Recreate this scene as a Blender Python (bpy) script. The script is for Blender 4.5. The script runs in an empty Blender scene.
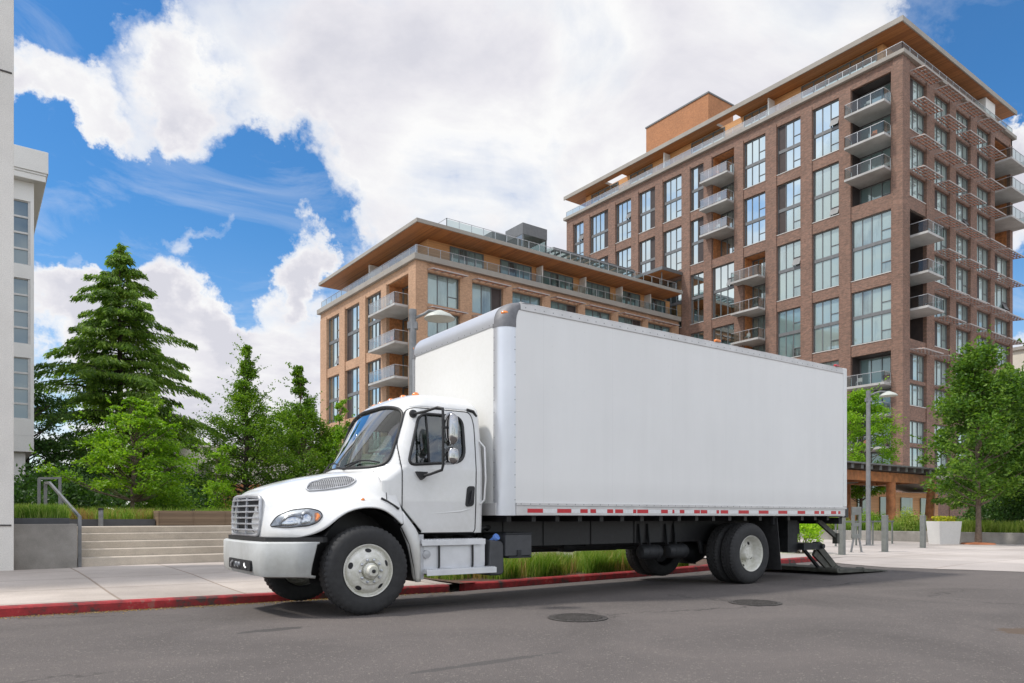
import bpy, bmesh, math, random
import numpy as np
from mathutils import Vector, Matrix, noise as mnoise

scene = bpy.context.scene
COL = scene.collection
R = math.radians
PI = math.pi
rnd = random.Random(7)

# ------------------------------------------------------------------ helpers
def lerp(a, b, t): return a + (b - a) * t
def clamp(x, a=0., b=1.): return max(a, min(b, x))
def smooth(t):
    t = clamp(t); return t * t * (3 - 2 * t)
def interp(x, pts):
    if x <= pts[0][0]: return pts[0][1]
    for (x0, y0), (x1, y1) in zip(pts, pts[1:]):
        if x <= x1: return lerp(y0, y1, (x - x0) / (x1 - x0))
    return pts[-1][1]

class MB:
    def __init__(s): s.v = []; s.f = []; s.m = []
    def add(s, vs, fs, mi=0):
        o = len(s.v); s.v += [tuple(p) for p in vs]
        s.f += [tuple(i + o for i in f) for f in fs]; s.m += [mi] * len(fs); return s
    def box(s, x0, x1, y0, y1, z0, z1, mi=0):
        return s.add([(x0,y0,z0),(x1,y0,z0),(x1,y1,z0),(x0,y1,z0),(x0,y0,z1),(x1,y0,z1),(x1,y1,z1),(x0,y1,z1)],
              [(0,3,2,1),(4,5,6,7),(0,1,5,4),(1,2,6,5),(2,3,7,6),(3,0,4,7)], mi)
    def bar(s, p0, p1, w, h, mi=0, up=(0,0,1)):
        p0 = Vector(p0); p1 = Vector(p1); d = (p1 - p0).normalized(); u = Vector(up)
        if abs(d.dot(u)) > .98: u = Vector((1,0,0))
        a = d.cross(u).normalized(); b = a.cross(d).normalized()
        vs = []
        for p in (p0, p1):
            for sa, sb in ((-1,-1),(1,-1),(1,1),(-1,1)): vs.append(p + a*sa*w/2 + b*sb*h/2)
        return s.add(vs, [(0,3,2,1),(4,5,6,7),(0,1,5,4),(1,2,6,5),(2,3,7,6),(3,0,4,7)], mi)
    def tube(s, pts, r, n=8, mi=0, caps=True, closed=False):
        pts = [Vector(p) for p in pts]; k = len(pts)
        rs = r if isinstance(r, (list, tuple)) else [r] * k
        vs = []; prev = None
        for i, p in enumerate(pts):
            if closed: d = pts[(i+1) % k] - pts[i-1]
            else: d = pts[min(i+1, k-1)] - pts[max(i-1, 0)]
            if d.length < 1e-9: d = Vector((0,0,1))
            d.normalize()
            if prev is None:
                a = Vector((0,0,1)) if abs(d.z) < .9 else Vector((1,0,0))
                a = (a - d * a.dot(d)).normalized()
            else:
                a = prev - d * prev.dot(d)
                a = a.normalized() if a.length > 1e-6 else Vector((1,0,0))
            prev = a; b = d.cross(a)
            for j in range(n):
                t = 2*PI*j/n; vs.append(p + (a*math.cos(t) + b*math.sin(t)) * rs[i])
        fs = []
        for i in range(k if closed else k-1):
            i2 = (i+1) % k
            for j in range(n): fs.append((i*n+j, i*n+(j+1)%n, i2*n+(j+1)%n, i2*n+j))
        if caps and not closed:
            fs.append(tuple(reversed(range(n)))); fs.append(tuple((k-1)*n + j for j in range(n)))
        return s.add(vs, fs, mi)
    def lathe(s, prof, c, axis='Z', n=32, mi=0, rj=None):
        # prof: (r, h) ; axis Z: up ; axis Y: h along -Y
        vs = []; c = Vector(c)
        for i, (r, h) in enumerate(prof):
            for j in range(n):
                t = 2*PI*j/n; rr = r if rj is None else rj(i, j, r)
                if axis == 'Z': q = Vector((rr*math.cos(t), rr*math.sin(t), h))
                elif axis == 'X': q = Vector((h, rr*math.cos(t), rr*math.sin(t)))
                else: q = Vector((rr*math.cos(t), -h, rr*math.sin(t)))
                vs.append(c + q)
        fs = []
        for i in range(len(prof)-1):
            for j in range(n): fs.append((i*n+j, i*n+(j+1)%n, (i+1)*n+(j+1)%n, (i+1)*n+j))
        return s.add(vs, fs, mi)
    def prism(s, poly, axis, a0, a1, mi=0):
        # poly in the other two axes: 'Y' -> (x,z), 'X' -> (y,z), 'Z' -> (x,y)
        def q(p, a):
            return (p[0], a, p[1]) if axis == 'Y' else ((a, p[0], p[1]) if axis == 'X' else (p[0], p[1], a))
        n = len(poly)
        vs = [q(p, a0) for p in poly] + [q(p, a1) for p in poly]
        fs = [tuple(range(n)), tuple(reversed(range(n, 2*n)))] + [(i, i+n, (i+1)%n+n, (i+1)%n) for i in range(n)]
        return s.add(vs, fs, mi)
    def grid(s, rows, mi=0, closed=False):
        nr = len(rows); nc = len(rows[0]); vs = [p for r in rows for p in r]; fs = []
        for i in range(nr-1):
            for j in range(nc if closed else nc-1):
                fs.append((i*nc+j, i*nc+(j+1)%nc, (i+1)*nc+(j+1)%nc, (i+1)*nc+j))
        return s.add(vs, fs, mi)
    def mirrorY(s):
        o = len(s.v); nf = len(s.f)
        s.v += [(x, -y, z) for x, y, z in s.v[:o]]
        s.f += [tuple(i + o for i in reversed(f)) for f in s.f[:nf]]; s.m += s.m[:nf]; return s
    def build(s, name, mats, parent=None, smooth_angle=None, bevel=0, subsurf=0, fix=True, solid=0, loc=None, merge=False):
        me = bpy.data.meshes.new(name)
        me.from_pydata(s.v, [], s.f)
        if not isinstance(mats, (list, tuple)): mats = [mats]
        for m in mats: me.materials.append(m)
        if len(mats) > 1: me.polygons.foreach_set('material_index', s.m)
        if fix:
            bm = bmesh.new(); bm.from_mesh(me)
            if merge: bmesh.ops.remove_doubles(bm, verts=bm.verts, dist=1e-4)
            bmesh.ops.recalc_face_normals(bm, faces=bm.faces); bm.to_mesh(me); bm.free()
        if smooth_angle is not None:
            me.polygons.foreach_set('use_smooth', [True]*len(me.polygons))
            try: me.set_sharp_from_angle(angle=R(smooth_angle))
            except Exception: pass
        me.update()
        o = bpy.data.objects.new(name, me); COL.objects.link(o)
        if parent: o.parent = parent
        if loc: o.location = loc
        if subsurf:
            m = o.modifiers.new('s', 'SUBSURF'); m.levels = subsurf; m.render_levels = subsurf
        if solid:
            m = o.modifiers.new('t', 'SOLIDIFY'); m.thickness = solid; m.offset = -1
        if bevel:
            m = o.modifiers.new('b', 'BEVEL'); m.width = bevel; m.segments = 2; m.limit_method = 'ANGLE'; m.angle_limit = R(40)
            m.harden_normals = False
        return o

def np_mesh(name, V, F, mat, parent=None, smoothf=False):
    me = bpy.data.meshes.new(name); V = np.asarray(V, np.float32); F = np.asarray(F, np.int32)
    k = F.shape[1]
    me.vertices.add(len(V)); me.vertices.foreach_set('co', V.ravel())
    me.loops.add(F.size); me.loops.foreach_set('vertex_index', F.ravel())
    me.polygons.add(len(F)); me.polygons.foreach_set('loop_start', np.arange(0, F.size, k, dtype=np.int32))
    me.polygons.foreach_set('loop_total', np.full(len(F), k, np.int32))
    me.update(calc_edges=True); me.validate()
    me.materials.append(mat)
    o = bpy.data.objects.new(name, me); COL.objects.link(o)
    if parent: o.parent = parent
    return o

def tag(o, label=None, cat=None, group=None, kind=None):
    if label: o['label'] = label
    if cat: o['category'] = cat
    if group: o['group'] = group
    if kind: o['kind'] = kind
    return o
def empty(name, loc=(0,0,0), rz=0, **k):
    o = bpy.data.objects.new(name, None); COL.objects.link(o); o.location = loc; o.rotation_euler = (0,0,rz)
    return tag(o, **k)
def copy_tree(o, parent=None):
    c = o.copy(); COL.objects.link(c); c.parent = parent
    for ch in [x for x in bpy.data.objects if x.parent == o]: copy_tree(ch, c)
    return c

# ------------------------------------------------------------------ materials
def newmat(name):
    m = bpy.data.materials.new(name); m.use_nodes = True
    return m, m.node_tree, m.node_tree.nodes['Principled BSDF']
def N(nt, t, **k):
    n = nt.nodes.new(t)
    for a, b in k.items(): setattr(n, a, b)
    return n
def L(nt, a, b): nt.links.new(a, b)
def rgba(c): return (c[0], c[1], c[2], 1)
def noise_node(nt, scale, detail=4, rough=.55, vec=None, dist=0):
    n = N(nt, 'ShaderNodeTexNoise'); n.inputs['Scale'].default_value = scale; n.inputs['Detail'].default_value = detail
    n.inputs['Roughness'].default_value = rough; n.inputs['Distortion'].default_value = dist
    if vec is not None: L(nt, vec, n.inputs['Vector'])
    return n
def ramp(nt, fac, stops):
    r = N(nt, 'ShaderNodeValToRGB'); e = r.color_ramp.elements
    while len(e) < len(stops): e.new(.5)
    for el, (p, c) in zip(e, stops): el.position = p; el.color = rgba(c) if len(c) == 3 else c
    L(nt, fac, r.inputs['Fac']); return r
def mixc(nt, fac, a, b, mode='MIX'):
    m = N(nt, 'ShaderNodeMix', data_type='RGBA', blend_type=mode)
    if isinstance(fac, (int, float)): m.inputs[0].default_value = fac
    else: L(nt, fac, m.inputs[0])
    for i, c in ((6, a), (7, b)):
        if isinstance(c, (tuple, list)): m.inputs[i].default_value = rgba(c)
        else: L(nt, c, m.inputs[i])
    return m.outputs[2]
def bump(nt, h, strength, dist=.01, bs=None):
    b = N(nt, 'ShaderNodeBump'); b.inputs['Strength'].default_value = strength; b.inputs['Distance'].default_value = dist
    L(nt, h, b.inputs['Height'])
    if bs: L(nt, b.outputs[0], bs.inputs['Normal'])
    return b
def coords(nt, kind='Object'):
    return N(nt, 'ShaderNodeTexCoord').outputs[kind]
def gcoords(nt): return N(nt, 'ShaderNodeNewGeometry').outputs['Position']

def simple(name, col, rough=.5, metal=0, nscale=8, var=.12, bstr=0, bscale=60, coat=0, spec=None):
    m, nt, b = newmat(name); tc = coords(nt)
    n = noise_node(nt, nscale, 5, .6, tc)
    c = ramp(nt, n.outputs[0], [(.3, [x*(1-var) for x in col]), (.7, [min(1, x*(1+var*.6)) for x in col])])
    L(nt, c.outputs[0], b.inputs['Base Color'])
    b.inputs['Roughness'].default_value = rough; b.inputs['Metallic'].default_value = metal
    if coat: b.inputs['Coat Weight'].default_value = coat; b.inputs['Coat Roughness'].default_value = .06
    if spec is not None: b.inputs['Specular IOR Level'].default_value = spec
    if bstr:
        n2 = noise_node(nt, bscale, 4, .6, tc); bump(nt, n2.outputs[0], bstr, .005, b)
    return m

M = {}
def paint(name, col, rough=.32, dirt=.12, coat=.6, grime=True):
    m, nt, b = newmat(name); tc = coords(nt)
    n = noise_node(nt, 1.1, 6, .65, tc); n2 = noise_node(nt, 14, 5, .7, tc)
    mm = N(nt, 'ShaderNodeMath', operation='MULTIPLY'); L(nt, n.outputs[0], mm.inputs[0]); L(nt, n2.outputs[0], mm.inputs[1])
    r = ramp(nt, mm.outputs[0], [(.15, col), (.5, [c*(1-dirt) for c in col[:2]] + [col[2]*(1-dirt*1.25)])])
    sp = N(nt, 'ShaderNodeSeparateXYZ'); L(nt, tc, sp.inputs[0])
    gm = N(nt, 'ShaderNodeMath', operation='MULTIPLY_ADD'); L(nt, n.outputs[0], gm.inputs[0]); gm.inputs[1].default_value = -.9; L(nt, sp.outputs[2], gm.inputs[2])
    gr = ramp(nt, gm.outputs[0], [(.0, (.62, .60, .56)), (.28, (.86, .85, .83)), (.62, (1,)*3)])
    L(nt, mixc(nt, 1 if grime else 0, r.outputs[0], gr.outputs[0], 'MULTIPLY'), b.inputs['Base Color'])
    rr = N(nt, 'ShaderNodeMapRange'); rr.inputs[3].default_value = rough*.8; rr.inputs[4].default_value = rough*1.5
    L(nt, n2.outputs[0], rr.inputs[0]); L(nt, rr.outputs[0], b.inputs['Roughness'])
    b.inputs['Coat Weight'].default_value = coat; b.inputs['Coat Roughness'].default_value = .08
    return m
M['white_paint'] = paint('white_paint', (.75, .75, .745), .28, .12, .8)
def panel_mat():
    m, nt, b = newmat('box_panel'); tc = coords(nt)
    mp = N(nt, 'ShaderNodeMapping'); mp.inputs['Scale'].default_value = (2.2, 1, .18); L(nt, tc, mp.inputs[0])
    n = noise_node(nt, 2.5, 6, .65, mp.outputs[0]); n2 = noise_node(nt, .6, 5, .6, tc)
    a = N(nt, 'ShaderNodeMath', operation='MULTIPLY_ADD'); L(nt, n.outputs[0], a.inputs[0]); a.inputs[1].default_value = .6; L(nt, n2.outputs[0], a.inputs[2])
    c = ramp(nt, a.outputs[0], [(.5, (.765, .76, .745)), (1.0, (.82, .815, .80))])
    sp = N(nt, 'ShaderNodeSeparateXYZ'); L(nt, tc, sp.inputs[0])
    d = N(nt, 'ShaderNodeMath', operation='DIVIDE'); L(nt, sp.outputs[0], d.inputs[0]); d.inputs[1].default_value = 1.22
    fr = N(nt, 'ShaderNodeMath', operation='FRACT'); L(nt, d.outputs[0], fr.inputs[0])
    g = ramp(nt, fr.outputs[0], [(0, (.90,)*3), (.006, (1,)*3), (.5, (1,)*3)])
    # grime gathering along the bottom rail
    zr = N(nt, 'ShaderNodeMapRange'); L(nt, sp.outputs[2], zr.inputs[0]); zr.inputs[1].default_value = 1.28; zr.inputs[2].default_value = 1.62; zr.inputs[3].default_value = .9; zr.inputs[4].default_value = 1
    mm = mixc(nt, 1, c.outputs[0], g.outputs[0], 'MULTIPLY'); cb = N(nt, 'ShaderNodeCombineColor')
    for i in range(3): L(nt, zr.outputs[0], cb.inputs[i])
    L(nt, mixc(nt, 1, mm, cb.outputs[0], 'MULTIPLY'), b.inputs['Base Color'])
    b.inputs['Roughness'].default_value = .42; b.inputs['Coat Weight'].default_value = .15
    bn = noise_node(nt, 1.3, 3, .5, tc); bump(nt, bn.outputs[0], .08, .02, b); return m
M['box_panel'] = panel_mat()
M['box_front'] = paint('box_front', (.75, .75, .735), .5, .08, .1)
M['bumper_paint'] = paint('bumper_paint', (.55, .57, .58), .55, .12, .05)
M['tank'] = simple('brushed_tank', (.72, .73, .75), .38, .35, 4, .12, .1, 40)
M['alu'] = simple('aluminium', (.62, .64, .68), .42, .85, 5, .2, .15, 30)
M['post_alu'] = simple('post_aluminium', (.66, .67, .70), .36, .8, 2, .05, .03, 20)
M['alu_dull'] = simple('dull_aluminium', (.50, .51, .53), .5, .6, 6, .25, .2, 40)
M['cast'] = simple('cast_grey', (.19, .19, .20), .55, .3, 12, .2, .3, 80)
M['rail'] = simple('rail_aluminium', (.62, .61, .60), .45, .35, 4, .12)
M['black'] = simple('black_plastic', (.018, .018, .019), .45, 0, 20, .25)
M['rubber'] = simple('tyre_rubber', (.028, .028, .029), .75, 0, 14, .3, .5, 160)
M['darkmetal'] = simple('dark_chassis', (.03, .032, .035), .6, .3, 10, .35, .3, 60)
M['greybox'] = simple('dark_grey_box', (.07, .072, .078), .5, .2, 8, .15)
M['rim'] = paint('rim_white', (.74, .73, .69), .35, .5, .2, False)
M['mirror_chrome'] = simple('mirror_chrome', (.42, .42, .43), .04, 1.0, 5, .05)
M['chrome'] = simple('chrome', (.62, .62, .63), .06, 1.0, 5, .05)
M['tape_red'] = simple('tape_red', (.55, .02, .03), .35, 0, 30, .15)
M['tape_white'] = simple('tape_white', (.75, .75, .75), .35, 0, 30, .1)
M['amber'] = simple('amber_lens', (.8, .22, .02), .2, 0, 30, .15, coat=1)
M['redlens'] = simple('red_lens', (.45, .01, .02), .2, 0, 30, .15, coat=1)
M['bluecap'] = simple('blue_cap', (.15, .3, .75), .4)
M['liftmetal'] = simple('lift_metal', (.10, .10, .085), .65, .3, 8, .45, .5, 40)
M['seat'] = simple('seat_fabric', (.06, .065, .07), .8)
M['dash'] = simple('dash_plastic', (.10, .10, .105), .6)
M['sash'] = simple('dark_sash', (.05, .052, .055), .5, .2)
M['winframe'] = simple('window_frame_grey', (.16, .165, .17), .5, .2, 3, .15)
M['winedge'] = simple('window_edge_light', (.55, .54, .52), .5)
M['wood_soffit'] = None
def transparent_glass(name, tint, refl=1.0, tr=.8, rough=.0):
    m, nt, b = newmat(name); nt.nodes.remove(b)
    out = nt.nodes['Material Output']
    tb = N(nt, 'ShaderNodeBsdfTransparent'); tb.inputs[0].default_value = rgba(tint)
    gb = N(nt, 'ShaderNodeBsdfGlossy'); gb.inputs['Roughness'].default_value = max(rough, .005); gb.inputs['Color'].default_value = (1,1,1,1)
    fr = N(nt, 'ShaderNodeFresnel'); fr.inputs[0].default_value = 1.52
    ml = N(nt, 'ShaderNodeMath', operation='MULTIPLY_ADD'); L(nt, fr.outputs[0], ml.inputs[0]); ml.inputs[1].default_value = refl; ml.inputs[2].default_value = .03
    ml.use_clamp = True
    mx = N(nt, 'ShaderNodeMixShader'); L(nt, ml.outputs[0], mx.inputs[0]); L(nt, tb.outputs[0], mx.inputs[1]); L(nt, gb.outputs[0], mx.inputs[2])
    L(nt, mx.outputs[0], out.inputs[0]); return m
M['cabglass'] = transparent_glass('cab_glass', (.44, .55, .50), 2.2)
M['railglass'] = transparent_glass('rail_glass', (.62, .70, .69), .3)
M['lens'] = transparent_glass('lamp_lens', (.85, .88, .9), 1.6)

def winglass(name, dark, light, lo, hi, gl=.28):
    m, nt, b = newmat(name)
    isl = N(nt, 'ShaderNodeNewGeometry').outputs['Random Per Island']
    p = gcoords(nt)
    mp = N(nt, 'ShaderNodeMapping'); mp.inputs['Scale'].default_value = (1, 1, .35); L(nt, p, mp.inputs[0])
    n = noise_node(nt, .9, 4, .6, mp.outputs[0])
    a = N(nt, 'ShaderNodeMath', operation='MULTIPLY_ADD'); L(nt, isl, a.inputs[0]); a.inputs[1].default_value = .75; L(nt, n.outputs[0], a.inputs[2])
    # vertical curtain folds behind the pane
    w = N(nt, 'ShaderNodeTexNoise'); w.inputs['Scale'].default_value = 6; mp2 = N(nt, 'ShaderNodeMapping'); mp2.inputs['Scale'].default_value = (1, 1, .02)
    L(nt, p, mp2.inputs[0]); L(nt, mp2.outputs[0], w.inputs['Vector'])
    a2 = N(nt, 'ShaderNodeMath', operation='MULTIPLY_ADD'); L(nt, w.outputs[0], a2.inputs[0]); a2.inputs[1].default_value = .25; L(nt, a.outputs[0], a2.inputs[2])
    c = ramp(nt, a2.outputs[0], [(lo, dark), (hi, light)])
    L(nt, c.outputs[0], b.inputs['Base Color']); b.inputs['Roughness'].default_value = .6
    gb = N(nt, 'ShaderNodeBsdfGlossy'); gb.inputs['Roughness'].default_value = .03; gb.inputs['Color'].default_value = (.68, .77, .76, 1)
    bn = noise_node(nt, .45, 2, .5, p); bp = bump(nt, bn.outputs[0], .12, .05); L(nt, bp.outputs[0], gb.inputs['Normal'])
    fr = N(nt, 'ShaderNodeFresnel'); fr.inputs[0].default_value = 1.6
    ml = N(nt, 'ShaderNodeMath', operation='MULTIPLY_ADD'); L(nt, fr.outputs[0], ml.inputs[0]); ml.inputs[1].default_value = 1.2; ml.inputs[2].default_value = gl; ml.use_clamp = True
    mx = N(nt, 'ShaderNodeMixShader'); L(nt, ml.outputs[0], mx.inputs[0]); L(nt, b.outputs[0], mx.inputs[1]); L(nt, gb.outputs[0], mx.inputs[2])
    L(nt, mx.outputs[0], nt.nodes['Material Output'].inputs[0]); return m
M['glass_bright'] = winglass('building_glass', (.02, .032, .036), (.25, .33, .315), .5, 1.4, .13)
M['glass_dark'] = winglass('dark_building_glass', (.010, .015, .018), (.15, .24, .24), .75, 1.5, .08)
M['glass_side'] = winglass('side_building_glass', (.02, .035, .04), (.40, .52, .50), .5, 1.2, .20)
M['glass_left'] = winglass('left_building_glass', (.012, .028, .045), (.06, .095, .13), .4, 1.4, .09)
M['interior'] = simple('dark_interior', (.02, .02, .022), .8)

def brick(name, c1, c2, mortar, bw=.29, rh=.09, var=.35, msize=.012, bs=.3):
    m, nt, b = newmat(name); p = gcoords(nt)
    sp = N(nt, 'ShaderNodeSeparateXYZ'); L(nt, p, sp.inputs[0])
    ad = N(nt, 'ShaderNodeMath', operation='ADD'); L(nt, sp.outputs[0], ad.inputs[0]); L(nt, sp.outputs[1], ad.inputs[1])
    cb = N(nt, 'ShaderNodeCombineXYZ'); L(nt, ad.outputs[0], cb.inputs[0]); L(nt, sp.outputs[2], cb.inputs[1])
    bt = N(nt, 'ShaderNodeTexBrick'); L(nt, cb.outputs[0], bt.inputs['Vector'])
    bt.inputs['Color1'].default_value = rgba(c1); bt.inputs['Color2'].default_value = rgba(c2); bt.inputs['Mortar'].default_value = rgba(mortar)
    bt.inputs['Scale'].default_value = 1; bt.inputs['Brick Width'].default_value = bw; bt.inputs['Row Height'].default_value = rh
    bt.inputs['Mortar Size'].default_value = msize; bt.inputs['Mortar Smooth'].default_value = .3; bt.inputs['Bias'].default_value = 0
    n = noise_node(nt, .35, 6, .7, p); n2 = noise_node(nt, 5, 4, .7, p)
    mul = N(nt, 'ShaderNodeMath', operation='MULTIPLY_ADD'); L(nt, n.outputs[0], mul.inputs[0]); mul.inputs[1].default_value = .6
    L(nt, n2.outputs[0], mul.inputs[2])
    cr = ramp(nt, mul.outputs[0], [(.45, (1-var,)*3), (1.0, (1+var*.35,)*3)])
    c = mixc(nt, 1.0, bt.outputs[0], cr.outputs[0], 'MULTIPLY')
    L(nt, c, b.inputs['Base Color']); b.inputs['Roughness'].default_value = .85
    bump(nt, bt.outputs['Fac'], -bs, .01, b); return m
M['brick_dark'] = brick('dark_brick', (.27, .145, .10), (.15, .085, .060), (.21, .16, .135))
M['brick_tan'] = brick('tan_brick', (.53, .315, .19), (.42, .245, .145), (.40, .28, .20))
M['brick_orange'] = brick('orange_brick', (.46, .20, .085), (.38, .16, .07), (.34, .18, .10))

def planks(name, c1, c2, w=.14, axis=0, rough=.55):
    m, nt, b = newmat(name); p = gcoords(nt)
    sp = N(nt, 'ShaderNodeSeparateXYZ'); L(nt, p, sp.inputs[0])
    d = N(nt, 'ShaderNodeMath', operation='DIVIDE'); L(nt, sp.outputs[axis], d.inputs[0]); d.inputs[1].default_value = w
    fl = N(nt, 'ShaderNodeMath', operation='FLOOR'); L(nt, d.outputs[0], fl.inputs[0])
    wn = N(nt, 'ShaderNodeTexWhiteNoise', noise_dimensions='1D'); L(nt, fl.outputs[0], wn.inputs['W'])
    fr = N(nt, 'ShaderNodeMath', operation='FRACT'); L(nt, d.outputs[0], fr.inputs[0])
    gr = ramp(nt, fr.outputs[0], [(0, (.35,)*3), (.08, (1,)*3)])
    mp = N(nt, 'ShaderNodeMapping'); sc = [1.2]*3; sc[axis] = 18; mp.inputs['Scale'].default_value = sc; L(nt, p, mp.inputs[0])
    n = noise_node(nt, 1.5, 6, .7, mp.outputs[0], .6)
    a = N(nt, 'ShaderNodeMath', operation='MULTIPLY_ADD'); L(nt, wn.outputs[0], a.inputs[0]); a.inputs[1].default_value = .5; L(nt, n.outputs[0], a.inputs[2])
    c = ramp(nt, a.outputs[0], [(.35, c1), (1.0, c2)])
    L(nt, mixc(nt, 1, c.outputs[0], gr.outputs[0], 'MULTIPLY'), b.inputs['Base Color']); b.inputs['Roughness'].default_value = rough
    return m
M['soffit'] = planks('wood_soffit', (.25, .095, .035), (.46, .19, .065), .16, 0)
M['wood_wall'] = planks('wood_wall', (.50, .24, .09), (.68, .36, .15), .2, 2)
M['bench_wood'] = planks('bench_wood', (.10, .065, .045), (.22, .155, .10), .07, 2, .8)
M['timber'] = simple('pergola_timber', (.48, .19, .07), .6, 0, 3, .45)
M['shade_wood'] = simple('sunshade_wood', (.40, .17, .10), .6, 0, 3, .35)
M['shade_frame'] = simple('sunshade_frame', (.40, .36, .34), .5, .2, 3, .1)
M['dark_panel'] = simple('dark_panel', (.045, .032, .03), .6, 0, 2, .3)

def concrete(name, c, scale=2.0, var=.2, joints=None, rough=.85, stain=.25, bstr=.15, sx=None):
    m, nt, b = newmat(name); p = gcoords(nt)
    n = noise_node(nt, scale, 8, .7, p); n2 = noise_node(nt, 60, 4, .7, p); n3 = noise_node(nt, .35, 5, .6, p)
    c0 = ramp(nt, n.outputs[0], [(.3, [x*(1-var) for x in c]), (.7, c)]).outputs[0]
    c1 = mixc(nt, 1, c0, ramp(nt, n2.outputs[0], [(.3, (.82,)*3), (.65, (1.08,)*3)]).outputs[0], 'MULTIPLY')
    c2 = mixc(nt, 1, c1, ramp(nt, n3.outputs[0], [(.35, (1-stain, 1-stain*1.05, 1-stain*1.1)), (.6, (1,)*3)]).outputs[0], 'MULTIPLY')
    if joints:
        bt = N(nt, 'ShaderNodeTexBrick'); L(nt, p, bt.inputs['Vector']); bt.offset = 0
        bt.inputs['Color1'].default_value = (1,1,1,1); bt.inputs['Color2'].default_value = (.78,.78,.79,1); bt.inputs['Mortar'].default_value = (.58,.53,.48,1)
        bt.inputs['Scale'].default_value = 1; bt.inputs['Brick Width'].default_value = joints[0]; bt.inputs['Row Height'].default_value = joints[1]
        bt.inputs['Mortar Size'].default_value = .018; bt.inputs['Bias'].default_value = -.2
        c2 = mixc(nt, 1, c2, bt.outputs[0], 'MULTIPLY')
    L(nt, c2, b.inputs['Base Color']); b.inputs['Roughness'].default_value = rough
    if bstr: bump(nt, n2.outputs[0], bstr, .004, b)
    return m
M['sidewalk'] = concrete('sidewalk_concrete', (.60, .53, .475), 1.5, .16, (1.55, 1.5))
M['plaza'] = concrete('plaza_concrete', (.56, .505, .47), 1.2, .14, (2.4, 2.4), stain=.18)
M['step'] = concrete('step_concrete', (.60, .53, .44), 3, .22)
M['wallconc'] = concrete('wall_concrete', (.36, .34, .31), 1.4, .35, stain=.35)
M['stucco'] = concrete('stucco', (.80, .775, .73), 3, .08, rough=.9, stain=.10, bstr=.6)
M['stucco2'] = concrete('smooth_stucco', (.76, .75, .72), 1, .06, stain=.08)
M['slab'] = concrete('balcony_concrete', (.50, .50, .49), 1, .15)
M['fascia'] = concrete('fascia_metal', (.36, .335, .30), .8, .12, stain=.1, bstr=0)
M['cream'] = concrete('cream_wall', (.70, .65, .55), 1, .08, stain=.08)

def asphalt():
    m, nt, b = newmat('asphalt'); p = gcoords(nt)
    n = noise_node(nt, 140, 3, .7, p); n2 = noise_node(nt, .45, 7, .65, p, .6); v = N(nt, 'ShaderNodeTexVoronoi'); v.inputs['Scale'].default_value = 75
    L(nt, p, v.inputs['Vector'])
    base = ramp(nt, n2.outputs[0], [(.28, (.078, .069, .066)), (.5, (.106, .094, .090)), (.75, (.140, .122, .115))])
    sp = ramp(nt, n.outputs[0], [(.3, (.55,)*3), (.5, (1.0,)*3), (.68, (1.6, 1.5, 1.4))])
    c = mixc(nt, 1, base.outputs[0], sp.outputs[0], 'MULTIPLY')
    vs = N(nt, 'ShaderNodeSeparateColor'); L(nt, v.outputs['Color'], vs.inputs[0])
    st = ramp(nt, vs.outputs[0], [(.95, (0,)*3), (.97, (1,)*3)])
    c = mixc(nt, st.outputs[0], c, (.19, .17, .15))
    # fine wandering cracks
    w = N(nt, 'ShaderNodeTexVoronoi', feature='DISTANCE_TO_EDGE'); w.inputs['Scale'].default_value = .28
    nd = noise_node(nt, 1.6, 5, .7, p); vm = N(nt, 'ShaderNodeVectorMath', operation='MULTIPLY_ADD'); L(nt, nd.outputs['Color'], vm.inputs[0]); vm.inputs[1].default_value = (.9,.9,.9); L(nt, p, vm.inputs[2])
    L(nt, vm.outputs[0], w.inputs['Vector'])
    cr = ramp(nt, w.outputs['Distance'], [(0, (.30,)*3), (.009, (1,)*3)])
    msk = ramp(nt, noise_node(nt, .3, 2, .5, p).outputs[0], [(.48, (0,)*3), (.58, (1,)*3)])
    c = mixc(nt, msk.outputs[0], c, mixc(nt, 1, c, cr.outputs[0], 'MULTIPLY'))
    # brown spill at one spot of the road, dark oil drips
    def spot(cx, cy, rx, ry, col, c):
        vs_ = N(nt, 'ShaderNodeVectorMath', operation='SUBTRACT'); L(nt, p, vs_.inputs[0]); vs_.inputs[1].default_value = (cx, cy, 0)
        vd = N(nt, 'ShaderNodeVectorMath', operation='DIVIDE'); L(nt, vs_.outputs[0], vd.inputs[0]); vd.inputs[1].default_value = (rx, ry, 5)
        ln = N(nt, 'ShaderNodeVectorMath', operation='LENGTH'); L(nt, vd.outputs[0], ln.inputs[0])
        nn = noise_node(nt, 6, 5, .7, p); aa = N(nt, 'ShaderNodeMath', operation='MULTIPLY_ADD'); L(nt, nn.outputs[0], aa.inputs[0]); aa.inputs[1].default_value = 1.0; L(nt, ln.outputs['Value'], aa.inputs[2])
        f = ramp(nt, aa.outputs[0], [(.9, (.75,)*3), (1.3, (0,)*3)])
        return mixc(nt, f.outputs[0], c, col)
    c = spot(8.25, 2.75, .6, .45, (.10, .065, .04), c)
    c = spot(4.6, 8.3, 1.2, .3, (.04, .04, .04), c)
    c = spot(3.2, 4.6, 1.6, .12, (.065, .06, .058), c); c = spot(2.4, 7.2, .8, .2, (.05, .046, .045), c)
    L(nt, c, b.inputs['Base Color']); b.inputs['Roughness'].default_value = .9
    h = N(nt, 'ShaderNodeMath', operation='ADD'); L(nt, n.outputs[0], h.inputs[0]); L(nt, v.outputs['Distance'], h.inputs[1])
    bump(nt, h.outputs[0], .6, .006, b); return m
M['asphalt'] = asphalt()
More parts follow.
